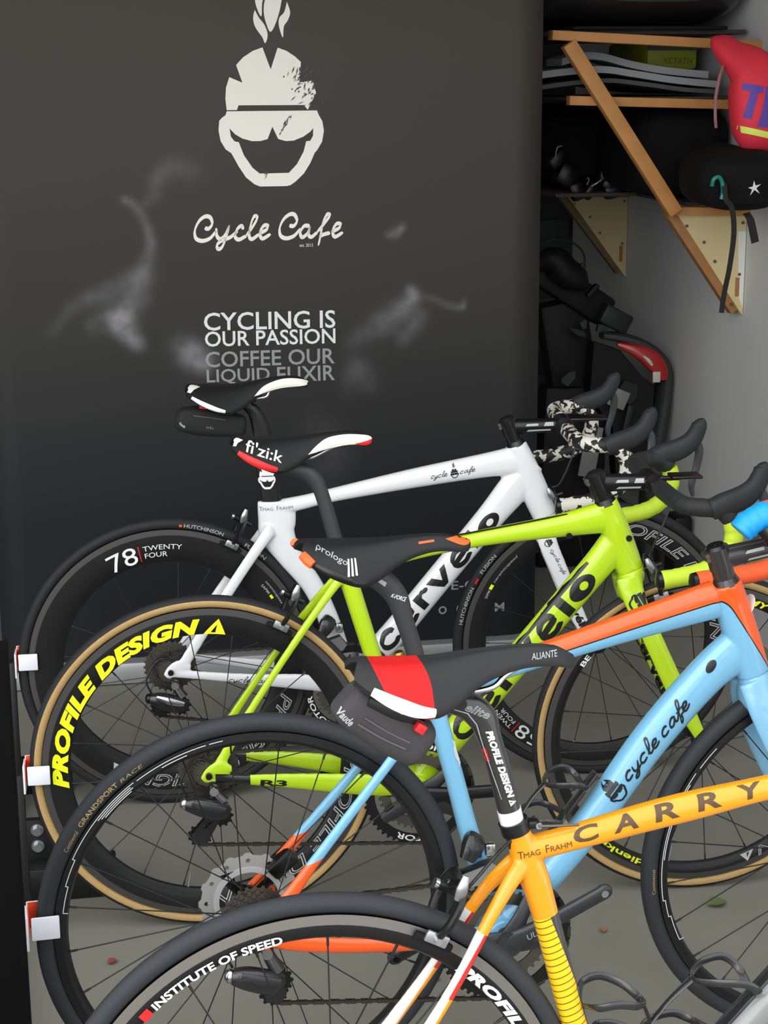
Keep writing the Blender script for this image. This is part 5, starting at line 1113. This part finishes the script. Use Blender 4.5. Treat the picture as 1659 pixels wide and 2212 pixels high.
for bk, lx, lz in ((W, -.316, .362), (G, -.322, .338), (B, -.325, .362)):
    Mx = Matrix.Translation(bk['root'].location) @ bk['root'].rotation_euler.to_matrix().to_4x4(); Tk = Matrix.Translation(-K1) @ Mx
    mb = MB().box((lx+.004, -.021, lz), (.042, .004, .038), bev=.0018).box((lx-.0235, .0, lz-.008), (.004, .044, .056), bev=.0012).box((lx+.0, .0195, lz+.004), (.046, .004, .046), bev=.0018)
    c_ = mb.build('clip', WP, stn, label='white clip with orange lining'); c_.matrix_local = Tk
    MB().box((lx-.0208, .0, lz+.002), (.0014, .036, .036)).box((lx+.0, .0168, lz+.005), (.042, .0014, .043)).build('lining', OP, c_)
    wp = Mx @ Vector((lx-.026, 0, 0))
    spart(MB().box((wp.x-.006, wp.y, (lz-.03)/2+.03), (.012, .035, lz-.03), bev=.002), 'post', SB)

def leaf(x, y, sz, rot, rgb, nm, label, z=.004):
    vs = []; fs = []; n = 6
    for i in range(n+1):
        t = i/n; w = .42*math.sin(PI*t)**.8*(1-.25*t)
        vs += [(t-.5, w, .10*math.sin(3*t)+.06*w), (t-.5, 0, .05*math.sin(3*t)), (t-.5, -w, .10*math.sin(3*t)+.1*w)]
    for i in range(n):
        for j in (0, 1): a = i*3+j; fs.append((a, a+1, a+4, a+3))
    mb = MB(); mb.add([(sz*a, sz*b, sz*c) for a, b, c in vs], fs)
    mb.add([(sz*a, sz*b, sz*c+.0012) for a, b, c in vs], fs)
    o = mb.build('fallen_leaf', mat(nm, rgb, .7, noise=.2, nscale=80)); o.location = (x, y, z); o.rotation_euler = (.1, .05, rot)
    return tag(o, label, 'leaf', 'fallen leaves on the floor')
leaf(1.191, 3.002, .045, .3, (96, 116, 70), 'leaf_green', 'green leaf on the floor below the front wheels')
leaf(-.007, 2.987, .022, .9, (150, 70, 66), 'leaf_red', 'small red leaf on the floor at the lower left')
leaf(.935, 2.936, .02, 1.4, (164, 116, 84), 'leaf_tan', 'small tan leaf on the floor right of the crank')
leaf(.58, 2.81, .014, .2, (190, 70, 120), 'leaf_pink', 'tiny pink petal on the floor behind the orange stays')
# dry twig by the wall
tw = empty('dry_plant', 'dry yellow leaves standing against the grey wall behind the handlebars', 'plant', (1.86, 4.58, 0))
MB().loft([(0, 0, 0), (.01, .0, .15), (-.01, .01, .31)], [.004, .003, .002], 8).build('stem', mat('dry_stem', (110, 92, 50), .8), tw)
for k, (dx, dz, rz) in enumerate(((-.02, .27, .4), (.01, .30, 1.2), (.01, .24, -.5), (-.01, .22, 2.2))):
    vs = [(0, 0, 0), (.02, .008, .012), (.05, .004, .03), (.075, 0, .012), (.05, -.004, .004), (.02, -.008, -.006)]
    mb = MB(); mb.add([(a*math.cos(rz)+dx, a*math.sin(rz)*.5+b, c+dz) for a, b, c in vs], [(0, 1, 2, 3, 4, 5)]); mb.add([(a*math.cos(rz)+dx, a*math.sin(rz)*.5+b+.001, c+dz) for a, b, c in vs], [(5, 4, 3, 2, 1, 0)])
    mb.build('leaf', mat('dry_leaf', (150, 122, 52), .7), tw)
